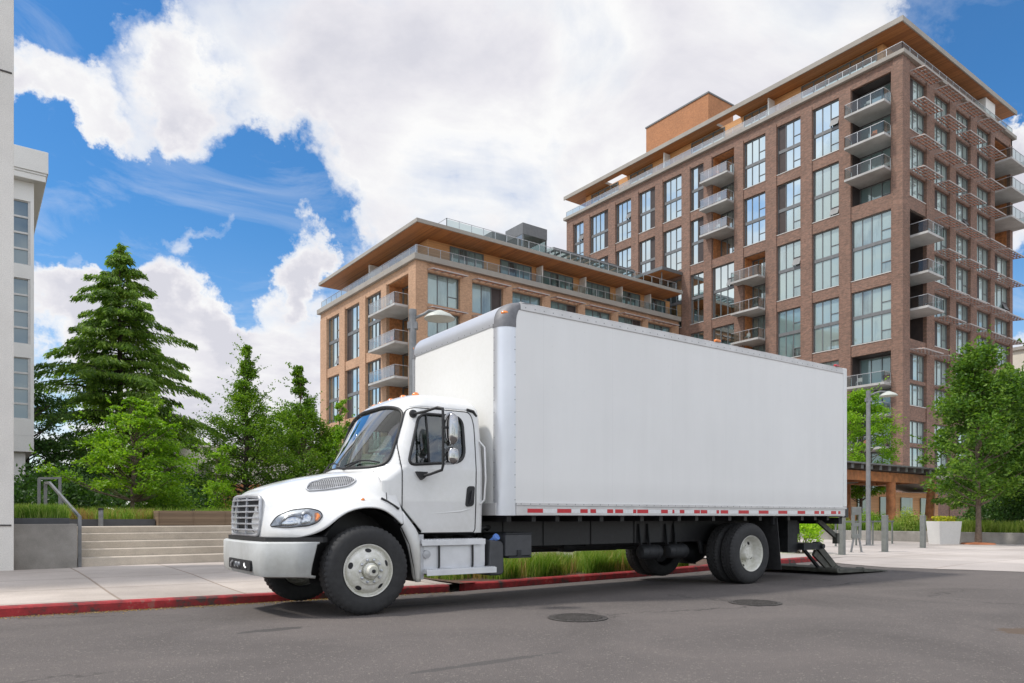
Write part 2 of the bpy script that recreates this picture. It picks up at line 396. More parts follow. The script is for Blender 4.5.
def redcurb():
    m, nt, b = newmat('red_curb_paint'); p = gcoords(nt)
    n = noise_node(nt, 7, 8, .75, p); n2 = noise_node(nt, 1.4, 4, .7, p)
    a = N(nt, 'ShaderNodeMath', operation='MULTIPLY_ADD'); L(nt, n2.outputs[0], a.inputs[0]); a.inputs[1].default_value = .7; L(nt, n.outputs[0], a.inputs[2])
    c = ramp(nt, a.outputs[0], [(.70, (.07, .045, .04)), (.80, (.24, .022, .024)), (1.0, (.42, .025, .03)), (1.12, (.30, .09, .075))])
    L(nt, c.outputs[0], b.inputs['Base Color']); b.inputs['Roughness'].default_value = .7; bump(nt, n.outputs[0], .5, .01, b); return m
M['redcurb'] = redcurb()

def leafmat(name, c1, c2, c3, trans=.35, ns=.8):
    m, nt, b = newmat(name)
    isl = N(nt, 'ShaderNodeNewGeometry').outputs['Random Per Island']; p = gcoords(nt)
    n = noise_node(nt, ns, 3, .6, p)
    a = N(nt, 'ShaderNodeMath', operation='MULTIPLY_ADD'); L(nt, isl, a.inputs[0]); a.inputs[1].default_value = .5; L(nt, n.outputs[0], a.inputs[2])
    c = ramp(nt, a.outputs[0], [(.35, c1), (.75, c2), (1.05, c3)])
    L(nt, c.outputs[0], b.inputs['Base Color']); b.inputs['Roughness'].default_value = .5
    b.inputs['Specular IOR Level'].default_value = .3
    tl = N(nt, 'ShaderNodeBsdfTranslucent'); L(nt, mixc(nt, 1, c.outputs[0], (1.5, 1.6, .6), 'MULTIPLY'), tl.inputs[0])
    mx = N(nt, 'ShaderNodeMixShader'); mx.inputs[0].default_value = trans
    L(nt, b.outputs[0], mx.inputs[1]); L(nt, tl.outputs[0], mx.inputs[2]); L(nt, mx.outputs[0], nt.nodes['Material Output'].inputs[0]); return m
M['leaf_bright'] = leafmat('leaf_bright', (.09, .20, .012), (.17, .32, .02), (.28, .44, .035), .42)
M['leaf_mid'] = leafmat('leaf_mid', (.05, .12, .014), (.12, .23, .022), (.24, .37, .035), .42)
M['leaf_street'] = leafmat('leaf_street', (.035, .09, .014), (.085, .175, .024), (.18, .29, .04), .38)
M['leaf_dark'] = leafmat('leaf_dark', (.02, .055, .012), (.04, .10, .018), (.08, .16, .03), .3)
M['needle'] = leafmat('cedar_needles', (.05, .11, .02), (.13, .23, .035), (.26, .38, .065), .42)
M['lime'] = leafmat('lime_leaf', (.16, .30, .01), (.28, .46, .02), (.40, .58, .04), .45)
M['grass'] = leafmat('grass_blades', (.08, .17, .02), (.18, .31, .04), (.42, .46, .16), .4, 2.5)
M['grass_lime'] = leafmat('lime_grass', (.12, .20, .02), (.24, .34, .05), (.42, .46, .12), .35, 2.5)
M['grass_tan'] = leafmat('tan_grass', (.20, .13, .05), (.35, .22, .08), (.45, .32, .14), .3, 2.5)
M['flower'] = leafmat('yellow_flowers', (.10, .2, .02), (.35, .38, .03), (.6, .48, .03), .3, 6)
M['bark'] = simple('bark', (.16, .12, .09), .9, 0, 12, .45, .8, 25)
M['bark_dark'] = simple('dark_bark', (.07, .055, .045), .9, 0, 12, .45, .8, 25)
M['soil'] = simple('soil', (.10, .06, .04), .95, 0, 10, .5, .8, 40)
M['lampmetal'] = simple('lamp_post_metal', (.22, .225, .23), .5, .3, 6, .2)
M['lampshade'] = simple('lamp_shade_pale', (.48, .50, .46), .5, 0, 6, .1)
M['bollard'] = simple('bollard_metal', (.20, .21, .20), .5, .3, 6, .2)
M['white_planter'] = concrete('white_planter', (.66, .65, .63), 2, .08, stain=.1, bstr=0)
M['iron'] = simple('manhole_iron', (.085, .078, .074), .7, .4, 30, .4, .8, 90)
M['terra'] = simple('terracotta', (.45, .16, .07), .8)

# ------------------------------------------------------------------ terrain heights
GUT = 10.2
def zg(u):  # gutter height along the kerb
    return interp(u, [(-40, .10), (-8, .02), (.3, -.035), (3.1, -.07), (6.5, -.115), (8, -.10), (11, -.08), (14, -.03), (17, 0), (60, 0)])
def roadz(u, v):
    return zg(u) * smooth((v - 7.4) / 2.6) if v < GUT else zg(u)

def build_ground():
    mb = MB(); n = 48; rs = [0, 60, 200, 600, 1800]
    for i in range(len(rs)-1):
        for j in range(n):
            a, b = 2*PI*j/n, 2*PI*(j+1)/n
            q = [(rs[i]*math.cos(a), rs[i]*math.sin(a), -.4), (rs[i+1]*math.cos(a), rs[i+1]*math.sin(a), -.4), (rs[i+1]*math.cos(b), rs[i+1]*math.sin(b), -.4), (rs[i]*math.cos(b), rs[i]*math.sin(b), -.4)]
            mb.add(q, [(0,1,2,3)])
    tag(mb.build('ground', M['wallconc'], fix=True, merge=True), kind='structure')
    us = [-60, -40, -25, -15, -8] + [x*.5 for x in range(-10, 40)] + [20, 25, 35, 60, 120]
    vs = [-90, -40, -20, -8, -2, 2, 5, 6.5, 7.4, 7.9, 8.4, 8.8, 9.2, 9.6, 9.9, GUT]
    mb = MB(); mb.grid([[(u, v, roadz(u, v)) for v in vs] for u in us])
    tag(mb.build('road', M['asphalt'], smooth_angle=60), kind='structure')
    # sidewalk on the left, from the kerb back to the steps
    us = [x*.5 for x in range(-60, 13)] + [6.45]
    mb = MB()
    def swz(u, v): return lerp(zg(u)+.115, .15, smooth((v-GUT-.15)/4.5))
    vs = [GUT+.15, 10.8, 11.5, 12.5, 13.5, 15, 16.6]
    mb.grid([[(u, v, swz(u, v)) for v in vs] for u in us])
    tag(mb.build('sidewalk', M['sidewalk'], smooth_angle=60), kind='structure')
    # plaza behind the planter, from the steps to the tall building
    mb = MB()
    mb.add([(6.45, 12.6, .06), (120, 12.6, .06), (120, 120, .06), (6.45, 120, .06)], [(0,1,2,3)])
    mb.add([(15.2, GUT+.15, .055), (120, GUT+.15, .055), (120, 12.6, .06), (15.2, 12.6, .06)], [(0,1,2,3)])
    mb.add([(15.2, GUT+.15, .055), (120, GUT+.15, .055), (120, GUT+.15, -.2), (15.2, GUT+.15, -.2)], [(0,1,2,3)])
    tag(mb.build('plaza', M['plaza']), kind='structure')
    # concrete apron crossing the street end
    mb = MB()
    bd = [(17.6, 10.9), (16.6, 9.2), (16.2, 8.0), (16.7, 6.9), (17.1, 5.7), (18.2, 2), (20, -4), (24, -20), (30, -60)]
    rows = [[(u, v, .006 if i < 8 else .006) for i, (u, v) in enumerate(bd)], [(u+.6, v, .03) for u, v in bd], [(u+1.6, v, .051) for u, v in bd], [(120, v, .051) for u, v in bd]]
    mb.grid(rows); tag(mb.build('driveway_apron', M['plaza'], smooth_angle=50), kind='structure')
    # kerbs, painted red
    def kerb(us, v0f, top=.115):
        mb = MB(); rows = []
        for u in us:
            v = v0f(u); z = zg(u)
            rows.append([(u, v, z-.1), (u, v, z+top-.02), (u, v+.02, z+top), (u, v+.155, z+top+.004), (u, v+.155, z-.1)])
        mb.grid(rows); mb.add(rows[0], [(0,1,2,3,4)]); mb.add(rows[-1], [(4,3,2,1,0)]); return mb
    k = kerb([-40, -20, -10, -5] + [x*.5 for x in range(-8, 13)] + [6.3], lambda u: GUT)
    o = k.build('kerb', M['redcurb'], smooth_angle=35); tag(o, kind='structure')
    k = kerb([6.75, 6.95, 7.15] + [x*.5 for x in range(15, 31)] + [16.2, 17.3], lambda u: GUT + .25*clamp((7.15-u)/.4), .115)
    o = k.build('kerb', M['redcurb'], smooth_angle=35); tag(o, kind='structure')
    # soil strip for the tall grass between kerb and plaza
    mb = MB(); mb.add([(6.6, GUT+.16, 0), (15.2, GUT+.16, .03), (15.2, 12.6, .03), (6.6, 12.6, 0)], [(0,1,2,3)])
    tag(mb.build('planting_soil', M['soil']), kind='structure')
build_ground()

# ------------------------------------------------------------------ vegetation
def rs_(seed): return np.random.RandomState(seed)
def quads(C, D, W, Ln, Wd, rng, droop=0):
    """leaf quads: centres C, direction D, width dir W"""
    D = D/np.linalg.norm(D, axis=1, keepdims=True); W = W - D*np.sum(W*D, 1, keepdims=True); W /= np.linalg.norm(W, axis=1, keepdims=True)+1e-9
    Ln = Ln[:, None]; Wd = Wd[:, None]
    a = C - D*Ln*.5; b = C + D*Ln*.5; m = C + W*Wd*.5; n = C - W*Wd*.5
    V = np.stack([a, m, b, n], 1).reshape(-1, 3)
    F = np.arange(len(V)).reshape(-1, 4); return V, F

def broadleaf(name, x, y, z0, h, cb, prof, trunk_r, seed, mat, bark, leaf=.13, nclump=90, per=170, label='', cat='tree', spread=.42, group=None, lean=(0,0), flat=.6, top_r=.25, sprig=.15):
    """prof: list of (t, radius) t 0..1 from crown base to top"""
    rng = rs_(seed)
    root = empty(name, (x, y, z0), label=label, cat=cat, group=group)
    tb = MB(); hh = h
    path = [(lean[0]*t*t + .05*math.sin(3*t+seed), lean[1]*t*t + .05*math.cos(4*t+seed)-.05*math.cos(seed), hh*.96*t) for t in np.linspace(0, 1, 12)]
    tb.tube(path, [max(.012, trunk_r*(1.25 if i == 0 else 1)*(1-.93*(i/11))) for i in range(12)], 9)
    cents = []
    tries = 0
    while len(cents) < nclump and tries < nclump*30:
        tries += 1
        t = rng.rand()**.9; a = rng.rand()*2*PI; rr = interp(t, prof)
        q = math.sqrt(rng.uniform(.12, 1.0)); lob = 1 + .22*math.sin(3*a + seed + 5*t) + .13*math.sin(7*a - seed*2 + 11*t)
        r = rr*q*lob; zc = cb + (hh-cb)*t
        c = np.array([lean[0]*(zc/hh)**2 + r*math.cos(a), lean[1]*(zc/hh)**2 + r*math.sin(a), zc + rng.uniform(-.1, .1)])
        if any(np.linalg.norm(c-d) < spread*.55 for d in cents[-40:]): continue
        if mnoise.noise(Vector(c)*(1.1/max(.5, spread*1.6)) + Vector((seed, 0, 0))) < -.22: continue
        cents.append(c)
    VV = []; FF = []; off = 0
    for c in cents:
        t0 = clamp((c[2] - (.25+.35*math.hypot(c[0], c[1])))/hh, cb/hh*.8, .95)
        p0 = np.array([lean[0]*t0*t0, lean[1]*t0*t0, hh*.96*t0]); mid = (p0+c)/2 + np.array([0, 0, -.06*np.linalg.norm(c-p0)])
        if rng.rand() < .6 or leaf > .2: tb.tube([p0, mid, c], [trunk_r*.30, trunk_r*.2, .008], 5, caps=False)
        tc_ = clamp((c[2]-cb)/(h-cb)); n = int(per*rng.uniform(.6, 1.3)); s = spread*rng.uniform(.7, 1.25)*(lerp(1, .5, smooth((tc_-.55)/.4)) if prof[-1][1] < .2 else 1)
        P = rng.normal(size=(n, 3)); P /= np.linalg.norm(P, axis=1, keepdims=True); P *= (rng.rand(n, 1)**.45)*s
        # lobed clump
        P *= (1 + .35*np.sin(3*P[:, :1]/s*2 + c[0]*5) * np.cos(2.5*P[:, 1:2]/s*2 + c[2]*3))
        P[:, 2] *= flat; P[:, 2] -= .25*(P[:, 0]**2+P[:, 1]**2)/s
        D = rng.normal(size=(n, 3)); D[:, 2] = D[:, 2]*.45 - .15
        W = rng.normal(size=(n, 3)); W[:, 2] *= .5
        V, F = quads(P + c, D, W, leaf*rng.uniform(.7, 1.4, n), leaf*rng.uniform(.5, .85, n), rng)
        VV.append(V); FF.append(F+off); off += len(V)
        if rng.rand() < sprig:   # stray sprigs leaving the outline
            n = 22; t = rng.rand(n, 1); d = c - np.array([0, 0, c[2]]); d = d/(np.linalg.norm(d)+1e-6) + np.array([0, 0, .7]) + rng.normal(size=3)*.3
            P = c + d*t*s*2.0 + rng.normal(size=(n, 3))*.03
            V, F = quads(P, rng.normal(size=(n, 3)), rng.normal(size=(n, 3)), np.full(n, leaf), np.full(n, leaf*.6), rng)
            VV.append(V); FF.append(F+off); off += len(V)
    tb.build('trunk', bark, root, smooth_angle=50, fix=False)
    np_mesh('crown', np.concatenate(VV), np.concatenate(FF), mat, root)
    return root

def cedar(name, x, y, z0, h, cb, rmax, seed, mat, label, nlev=40, needle=.30, cat='tree', tr=.3, droop=.35, density=1.0):
    rng = rs_(seed); root = empty(name, (x, y, z0), label=label, cat=cat)
    tb = MB(); tb.tube([(0,0,h*t) for t in np.linspace(0, 1, 10)], [max(.02, tr*(1-t)) for t in np.linspace(0, 1, 10)], 9)
    C = []; D = []; W = []; LN = []
    for k in range(nlev):
        t = (k+.5)/nlev; zb0 = cb + (h-cb)*t**.95
        rad = rmax*min(1, 1.38*(1-t)**.85)*(.95+.13*math.sin(k*2.3))+.22
        nb = 6
        if t > .9: nb = 5
        a0 = rng.rand()*6
        for b in range(nb):
            zb = zb0 + rng.uniform(-.75, .75)*(h-cb)/nlev*1.3; a = a0 + 2*PI*b/nb + rng.uniform(-.3, .3); Lb = rad*rng.uniform(.58, 1.25); rise = rng.uniform(.16, .36)
            da = np.array([math.cos(a), math.sin(a), 0]); sa = np.array([-math.sin(a), math.cos(a), 0])
            def bp(s): return da*Lb*s + np.array([0, 0, zb + Lb*(rise*s - droop*s**2.2)])
            if Lb > .7: tb.tube([bp(s) for s in (0, .35, .7, 1)], [.05*Lb/rmax+.012, .04*Lb/rmax+.01, .012, .006], 4, caps=False)
            m = int(Lb*15*density)+5
            for i in range(m):
                s = .15 + .87*(i+rng.rand())/m; base = bp(s); half = .22*Lb*math.sin(PI*min(1, (s*.9)+.12))*.85 + .10
                nt_ = 7
                for q in range(nt_):
                    o = rng.uniform(-1, 1)*half
                    c = base + sa*o + da*(abs(o)*.35) + np.array([0, 0, -abs(o)*.32 - rng.rand()*.24])
                    c = c + rng.normal(size=3)*.04; C.append(c); d = sa*np.sign(o)*rng.uniform(.5, 1.1) + da*rng.uniform(.3, 1.2) + np.array([0, 0, -rng.uniform(.2, 1.5)])
                    D.append(d); W.append(da*rng.normal() + sa*rng.normal() + np.array([0, 0, rng.normal()*.5])); LN.append(needle*rng.uniform(.6, 1.3))
    C = np.array(C); D = np.array(D); W = np.array(W); LN = np.array(LN)
    V, F = quads(C, D, W, LN, LN*.26, rng)
    tb.build('trunk', M['bark_dark'], root, smooth_angle=50, fix=False)
    np_mesh('crown', V, F, mat, root)
    return root

def blades(rng, P, h, w, lean=.6):
    n = len(P); a = rng.rand(n)*2*PI; hh = h*rng.uniform(.55, 1.15, n); le = rng.uniform(0, lean, n)*hh; la = rng.rand(n)*2*PI
    s = np.stack([np.cos(a), np.sin(a), 0*a], 1)*w; d = np.stack([np.cos(la)*le, np.sin(la)*le, hh], 1); m = np.stack([np.cos(la)*le*.35, np.sin(la)*le*.35, hh*.6], 1)
    V = np.stack([P - s*.5, P + s*.5, P + m + s*.4, P + m - s*.4, P + d + s*.06, P + d - s*.06], 1).reshape(-1, 3)
    i = np.arange(n)*6
    F = np.concatenate([np.stack([i, i+1, i+2, i+3], 1), np.stack([i+3, i+2, i+4, i+5], 1)]); return V, F

def grass_patch(name, u0, u1, v0, v1, z, n, h, mat, seed, w=.012, tufts=True, kind='stuff', label=None, cat=None):
    rng = rs_(seed)
    if tufts:
        k = max(4, int((u1-u0)*(v1-v0)*9)); cx = rng.uniform(u0, u1, k); cy = rng.uniform(v0, v1, k); i = rng.randint(0, k, n)
        P = np.stack([cx[i] + rng.normal(size=n)*.12, cy[i] + rng.normal(size=n)*.12, np.full(n, z)], 1)
    else: P = np.stack([rng.uniform(u0, u1, n), rng.uniform(v0, v1, n), np.full(n, z)], 1)
    P[:, 0] = np.clip(P[:, 0], u0, u1); P[:, 1] = np.clip(P[:, 1], v0, v1)
    V, F = blades(rng, P, h, w); o = np_mesh(name, V, F, mat); tag(o, label, cat, kind=kind); return o

def shrub(name, x, y, z, r, h, n, leaf, mat, seed, label, cat='shrub', group=None):
    rng = rs_(seed); root = empty(name, (x, y, z), label=label, cat=cat, group=group)
    VV = []; FF = []; off = 0; st = MB()
    k = 16
    for i in range(k):
        a = rng.rand()*2*PI; q = math.sqrt(rng.rand()); c = np.array([r*q*math.cos(a)*.75, r*q*math.sin(a)*.75, h*rng.uniform(.35, .9)*(1-.35*q*q)])
        st.tube([(c[0]*.2, c[1]*.2, 0), tuple(c)], [.015, .006], 5, caps=False)
        m = n//k; P = rng.normal(size=(m, 3)); P /= np.linalg.norm(P, axis=1, keepdims=True); P *= rng.rand(m, 1)**.4*r*.45; P[:, 2] = np.maximum(P[:, 2]+c[2], .03)-c[2]
        V, F = quads(P+c, rng.normal(size=(m, 3)), rng.normal(size=(m, 3)), leaf*rng.uniform(.6, 1.3, m), leaf*.6*rng.uniform(.7, 1.2, m), rng)
        VV.append(V); FF.append(F+off); off += len(V)
    st.build('stem', M['bark'], root, fix=False)
    np_mesh('foliage', np.concatenate(VV), np.concatenate(FF), mat, root); return root

# ------------------------------------------------------------------ buildings
def wall_grid(mb, axis, c, a0, a1, z0, z1, ops, depth, inward, mi=0):
    """axis 'u': plane u=c running along v ; axis 'v': plane v=c running along u. ops: (a0,a1,z0,z1)"""
    A = sorted({a0, a1} | {o[0] for o in ops} | {o[1] for o in ops}); Z = sorted({z0, z1} | {o[2] for o in ops} | {o[3] for o in ops})
    def pt(a, z, d=0): return (c + d*inward, a, z) if axis == 'u' else (a, c + d*inward, z)
    for i in range(len(A)-1):
        for j in range(len(Z)-1):
            am = (A[i]+A[i+1])/2; zm = (Z[j]+Z[j+1])/2
            if any(o[0] < am < o[1] and o[2] < zm < o[3] for o in ops): continue
            mb.add([pt(A[i], Z[j]), pt(A[i+1], Z[j]), pt(A[i+1], Z[j+1]), pt(A[i], Z[j+1])], [(0,1,2,3)], mi)
    for (p, q, r, s) in ops:
        d = depth
        mb.add([pt(p, r), pt(p, s), pt(p, s, d), pt(p, r, d)], [(0,1,2,3)], mi); mb.add([pt(q, r), pt(q, s), pt(q, s, d), pt(q, r, d)], [(0,1,2,3)], mi)
        mb.add([pt(p, r), pt(q, r), pt(q, r, d), pt(p, r, d)], [(0,1,2,3)], mi); mb.add([pt(p, s), pt(q, s), pt(q, s, d), pt(p, s, d)], [(0,1,2,3)], mi)

def window(parent, axis, c, inward, a0, a1, z0, z1, mids=(), n=3, dark=None, depth=.3, glass='glass_bright', casement=True, edge=True, rng=rnd):
    """grey framed window set back in its opening; mids = heights of dark spandrel bars; dark = 'lo'/'hi' end is a dark louvre panel"""
    fr = MB(); gl = MB()
    def bx(p, q, r, s, d0, d1, mi=0):
        lo, hi = sorted((c + d0*inward, c + d1*inward))
        if axis == 'u': fr.box(lo, hi, p, q, r, s, mi)
        else: fr.box(p, q, lo, hi, r, s, mi)
    def pane(p, q, r, s, d, mb=gl):
        x = c + d*inward
        mb.add([(x, p, r), (x, q, r), (x, q, s), (x, p, s)] if axis == 'u' else [(p, x, r), (q, x, r), (q, x, s), (p, x, s)], [(0,1,2,3)])
    t = .09; D0, D1 = depth-.08, depth+.04
    bx(a0, a1, z0, z0+t, D0, D1); bx(a0, a1, z1-t, z1, D0, D1)
    bx(a0, a0+t, z0+t, z1-t, D0, D1); bx(a1-t, a1, z0+t, z1-t, D0, D1)
    if edge:
        bx(a0-.06, a1+.06, z0-.07, z0-.003, -.05, .12, 1)
        if axis == 'u': bx(a1+.003, a1+.06, z0, z1, -.03, .1, 1)
        else: bx(a0-.06, a0-.003, z0, z1, -.03, .1, 1)
    zs = [z0+t]
    for m in mids: bx(a0+t, a1-t, m-.17, m+.17, D0-.02, D1); zs += [m-.17, m+.17]
    zs.append(z1-t)
    w = (a1-a0-2*t)/n
    for i in range(1, n): bx(a0+t+w*i-.03, a0+t+w*i+.03, z0+t, z1-t, D0+.003, D1-.003)
    dk = MB()
    for k in range(0, len(zs), 2):
        r, s = zs[k], zs[k+1]
        for i in range(n):
            p = a0+t+w*i; q = p+w
            if dark == i or (isinstance(dark, tuple) and i in dark):
                bx(p+.03, q-.03, r, s, depth-.045, depth-.02, 2); continue
            ca = casement and i == (0 if axis == 'u' else n-1)
            if ca:
                m = r + (s-r)*.36; bx(p+.03, q-.03, m-.03, m+.03, D0+.006, D1-.006)
                pane(p+.03, q-.03, m+.03, s, depth)
                if rng.random() < .2:   # tilted open
                    x0 = c + depth*inward; x1 = c + (depth-.35)*inward
                    v = [(x0, p, m-.03), (x0, q, m-.03), (x1, q, r+.05), (x1, p, r+.05)] if axis == 'u' else [(p, x0, m-.03), (q, x0, m-.03), (q, x1, r+.05), (p, x1, r+.05)]
                    fr.add(v, [(0,1,2,3)], 0); pane(p+.03, q-.03, r, m-.03, depth+.03)
                else: pane(p+.03, q-.03, r, m-.03, depth)
            else: pane(p+.03, q-.03, r, s, depth)
    o = fr.build('window', [M['winframe'], M['winedge'], M['dark_panel']], parent, fix=True)
    gl.build('pane', M[glass], o, fix=False)
    return o

def loggia(parent, axis, c, inward, a0, a1, z0, z1, slabs, depth=1.6, proj=1.2, ext=(0, 0), wood=False, full=True, rail=1.05):
    """recessed balcony bay: dark back wall with glazing, projecting slabs with glass balustrades"""
    def P(a, d, z): return (c + d*inward, a, z) if axis == 'u' else (a, c + d*inward, z)
    def BX(mb, p, q, d0, d1, r, s, mi=0):
        lo, hi = sorted((c + d0*inward, c + d1*inward))
        (mb.box(lo, hi, p, q, r, s, mi) if axis == 'u' else mb.box(p, q, lo, hi, r, s, mi))
    bk = MB()
    BX(bk, a0+.003, a1-.003, depth, depth+.1, z0, z1, 1)
    # side linings
    BX(bk, a0+.003, a0+.05, .25, depth, z0, z1, 0); BX(bk, a1-.05, a1-.003, .25, depth, z0, z1, 0)
    BX(bk, a0+.05, a1-.05, .25, depth, z1-.05, z1-.003, 0)
    o = bk.build('balcony_recess', [M['timber'] if wood else M['dark_panel'], M['interior']], parent)
    levels = sorted(slabs)
    zs = [z0] + [s for s in levels if z0+.3 < s < z1]
    for k, zf in enumerate(zs):
        zt = (zs[k+1]-.25) if k+1 < len(zs) else z1-.1
        if zt - zf > 1.2: window(parent, axis, c, inward, a0+.5, a1-.05, zf+.02, zt, (), 3, None, depth-.05, 'glass_dark', True, False)
    for sidx, s in enumerate(levels):
        b = MB(); BX(b, a0-ext[0], a1+ext[1], -proj, .3, s-.22, s, 0)
        BX(b, a0+.06, a1-.06, .3, depth-.15, s-.22, s-.003, 0)
        bo = b.build('balcony', M['slab'], parent, bevel=.01)
        g = MB(); f = MB()
        p0, p1 = a0-ext[0]+.05, a1+ext[1]-.05; d = -proj+.05
        pts = [P(p0, 0, 0), P(p0, d, 0), P(p1, d, 0), P(p1, 0, 0)]
        for q0, q1 in zip(pts, pts[1:]):
            q0 = Vector(q0); q1 = Vector(q1); nn = max(1, int((q1-q0).length/1.0))
            for i in range(nn+1):
                x = q0.lerp(q1, i/nn); f.bar(x + Vector((0,0,s)), x + Vector((0,0,s+rail)), .04, .04)
            f.bar(q0 + Vector((0,0,s+rail)), q1 + Vector((0,0,s+rail)), .05, .04)
            g.add([q0 + Vector((0,0,s+.06)), q1 + Vector((0,0,s+.06)), q1 + Vector((0,0,s+rail-.06)), q0 + Vector((0,0,s+rail-.06))], [(0,1,2,3)])
        fo = f.build('balustrade', M['alu_dull'], bo); g.build('glass', M['railglass'], bo, fix=False)
        # belongings on some balconies, part of the far facade
        if rnd.random() < .5:
            q = MB(); aa = lerp(a0, a1, rnd.uniform(.3, .7))
            BX(q, aa-.22, aa+.22, -proj+.35, -proj+.75, s+.40, s+.44, 0); BX(q, aa-.22, aa+.22, -proj+.75, -proj+.79, s+.4, s+.85, 0)
            for da in (-.2, .2):
                for dd in (.37, .73): BX(q, aa+da-.02, aa+da+.02, -proj+dd, -proj+dd+.03, s, s+.4, 0)
            q.build('terrace_chair', M['slab'] if rnd.random() < .5 else M['terra'], bo)

def sunshade(parent, v, u0, u1, z, proj=1.35):
    m = MB(); m.box(u0, u1, v-proj, v-proj+.07, z-.10, z, 1)
    n = max(3, int((u1-u0)/.75))
    for i in range(n+1):
        u = lerp(u0+.03, u1-.03, i/n); m.bar((u, v-proj+.07, z-.03), (u, v+.05, z+.10), .06, .1, 1)
    for k in range(4):
        d = proj*(k+.8)/4.4; m.bar((u0+.02, v-d, z+.03+.02*(5-k)*.6), (u1-.02, v-d, z+.03+.02*(5-k)*.6), .13, .04, 0)
    return m.build('sunshade', [M['shade_wood'], M['shade_frame']], parent)

def tall_building():
    U, V = 70.8, 33.62
    root = empty('apartment_building', (U, V, 0), label='tall dark red brick apartment tower with balconies and a flat overhanging roof', cat='building')
    # the parts are modelled in world metres, so the parent's offset is undone on each child
    grp = [(38.35, 43.6, (40.8,)), (31.8, 37.2, (34.4,)), (24.6, 30.6, (27.75,)), (18.2, 23.45, (20.9,)), (11.9, 17.05, (14.0,)), (5.6, 10.8, (8.2,))]
    cols = dict(A=(34.66, 38.61), B=(39.89, 42.79), C=(44.15, 46.98), D=(48.42, 51.24), E=(52.53, 55.65), F=(56.89, 58.9), G=(60.28, 63.27), H=(64.62, 67.48), I=(68.86, 71.73), J=(73.2, 76.86), K=(78.23, 80.41))
    ops = []; wins = []; logs = []
    for c, (a, b) in cols.items():
        for gi, (z0, z1, mids) in enumerate(grp):
            if c == 'A' and gi in (0, 1):
                if gi == 0: ops.append((a, b, 32.0, 43.7)); logs.append((a, b, 32.0, 43.7, (40.7, 37.55, 34.4), .0))
                continue
            if c == 'A' and gi in (4, 5):
                if gi == 4: ops.append((a, b, 3.2, 17.05)); logs.append((a, b, 3.2, 17.05, (13.9, 10.95, 7.8), .0))
                continue
            if c == 'E' and gi in (0, 1):
                if gi == 0: ops.append((a, b, 31.6, 43.7)); logs.append((a, b, 31.6, 43.7, (40.7, 37.5, 34.4), .8))
                continue
            if c == 'D' and gi in (2, 3):
                if gi == 2: ops.append((a, b, 18.2, 30.6)); logs.append((a, b, 18.2, 30.6, (27.75, 24.2, 20.85), .8))
                continue
            if c == 'E' and gi >= 4 and gi == 5: pass
            ops.append((a, b, z0, z1)); wins.append((c, a, b, z0, z1, mids, gi))
    w = MB(); wall_grid(w, 'u', U, V, 81.92, 0, 44.75, ops, 1.8, 1)
    for c, (a, b) in list(cols.items()): pass
    # piers slightly proud of the spandrels
    edges = [33.62] + [x for c in cols.values() for x in c] + [81.92]
    for i in range(0, len(edges), 2):
        w.box(U-.10, U-.003, edges[i]-(.0 if i else .10), edges[i+1]-.16 if i else edges[i+1]-.2, 0, 43.9 if i else 44.74)
    # right facade
    V0 = V
    rc = [(72.24, 75.57), (77.36, 80.68), (82.21, 85.59), (87.29, 90.72), (91.96, 96.1)]
    fl = [(40.75, 43.4), (38.35, 40.35), (34.3, 36.95), (31.95, 33.9), (27.6, 30.4), (24.75, 27.2), (21.0, 23.6), (18.2, 20.5), (14.35, 16.9), (11.85, 13.95), (8.2, 10.3), (5.6, 7.9)]
    fl = [(40.85, 43.45), (38.3, 40.5), (34.4, 37.0), (31.9, 34.05), (27.7, 30.6), (24.7, 27.35), (21.1, 23.5), (18.2, 20.75), (14.3, 16.9), (11.85, 13.95), (8.2, 10.4), (5.6, 7.85)]
    vops = []; vw = []; vlog = []
    for ci, (a, b) in enumerate(rc):
        for k, (z0, z1) in enumerate(fl):
            if ci == 0 and 4 <= k <= 7:
                if k == 4: vops.append((a, b, 18.2, 30.6)); vlog.append((a, b, 18.2, 30.6, (28.0, 24.3, 21.0)))
                continue
            if ci == 4 and k <= 3:
                if k == 0: vops.append((a, b, 31.9, 43.6)); vlog.append((a, b, 31.9, 43.6, (40.7, 37.5, 34.3)))
                continue
            vops.append((a, b, z0, z1)); vw.append((ci, k, a, b, z0, z1))
    wall_grid(w, 'v', V, U, 97.0, 0, 44.75, vops, 1.8, 1)
    redge = [U] + [x for c in rc for x in c] + [97.0]
    for i in range(0, len(redge), 2):
        w.box(redge[i]-.0, redge[i+1]-.12, V-.10, V-.003, 0, 43.9 if i else 44.74)
    w.box(U+2, 97.0, 81.92-.3, 81.92, 0, 44.75); w.box(96.7, 97.0, V, 81.9, 0, 44.75)
    wall = w.build('wall', M['brick_dark'], root)
    core = MB(); core.box(U+2.2, 96.6, V+2.2, 81.5, 0, 44.5); core.build('core', M['interior'], root)
    darkc = {('F', 0): 0, ('F', 1): 0, ('F', 2): (), ('H', 0): 0, ('H', 1): 0, ('C', 0): 2, ('C', 1): 2, ('J', 0): 0, ('J', 1): 0}
    rg = random.Random(3)
    for (c, a, b, z0, z1, mids, gi) in wins:
        n = 4 if (b-a) > 3.3 else (2 if (b-a) < 2.2 else 3)
        dk = darkc.get((c, gi))
        g = 'glass_bright' if not (gi >= 3 and c in 'CE') else 'glass_dark'
        window(root, 'u', U, 1, a, b, z0, z1, mids, n, dk, .3, g, c not in 'F', True, rg)
    for (a, b, z0, z1, sl, e) in logs: loggia(root, 'u', U, 1, a, b, z0, z1, sl, 1.7, 1.3, (0, e), wood=(e > 0))
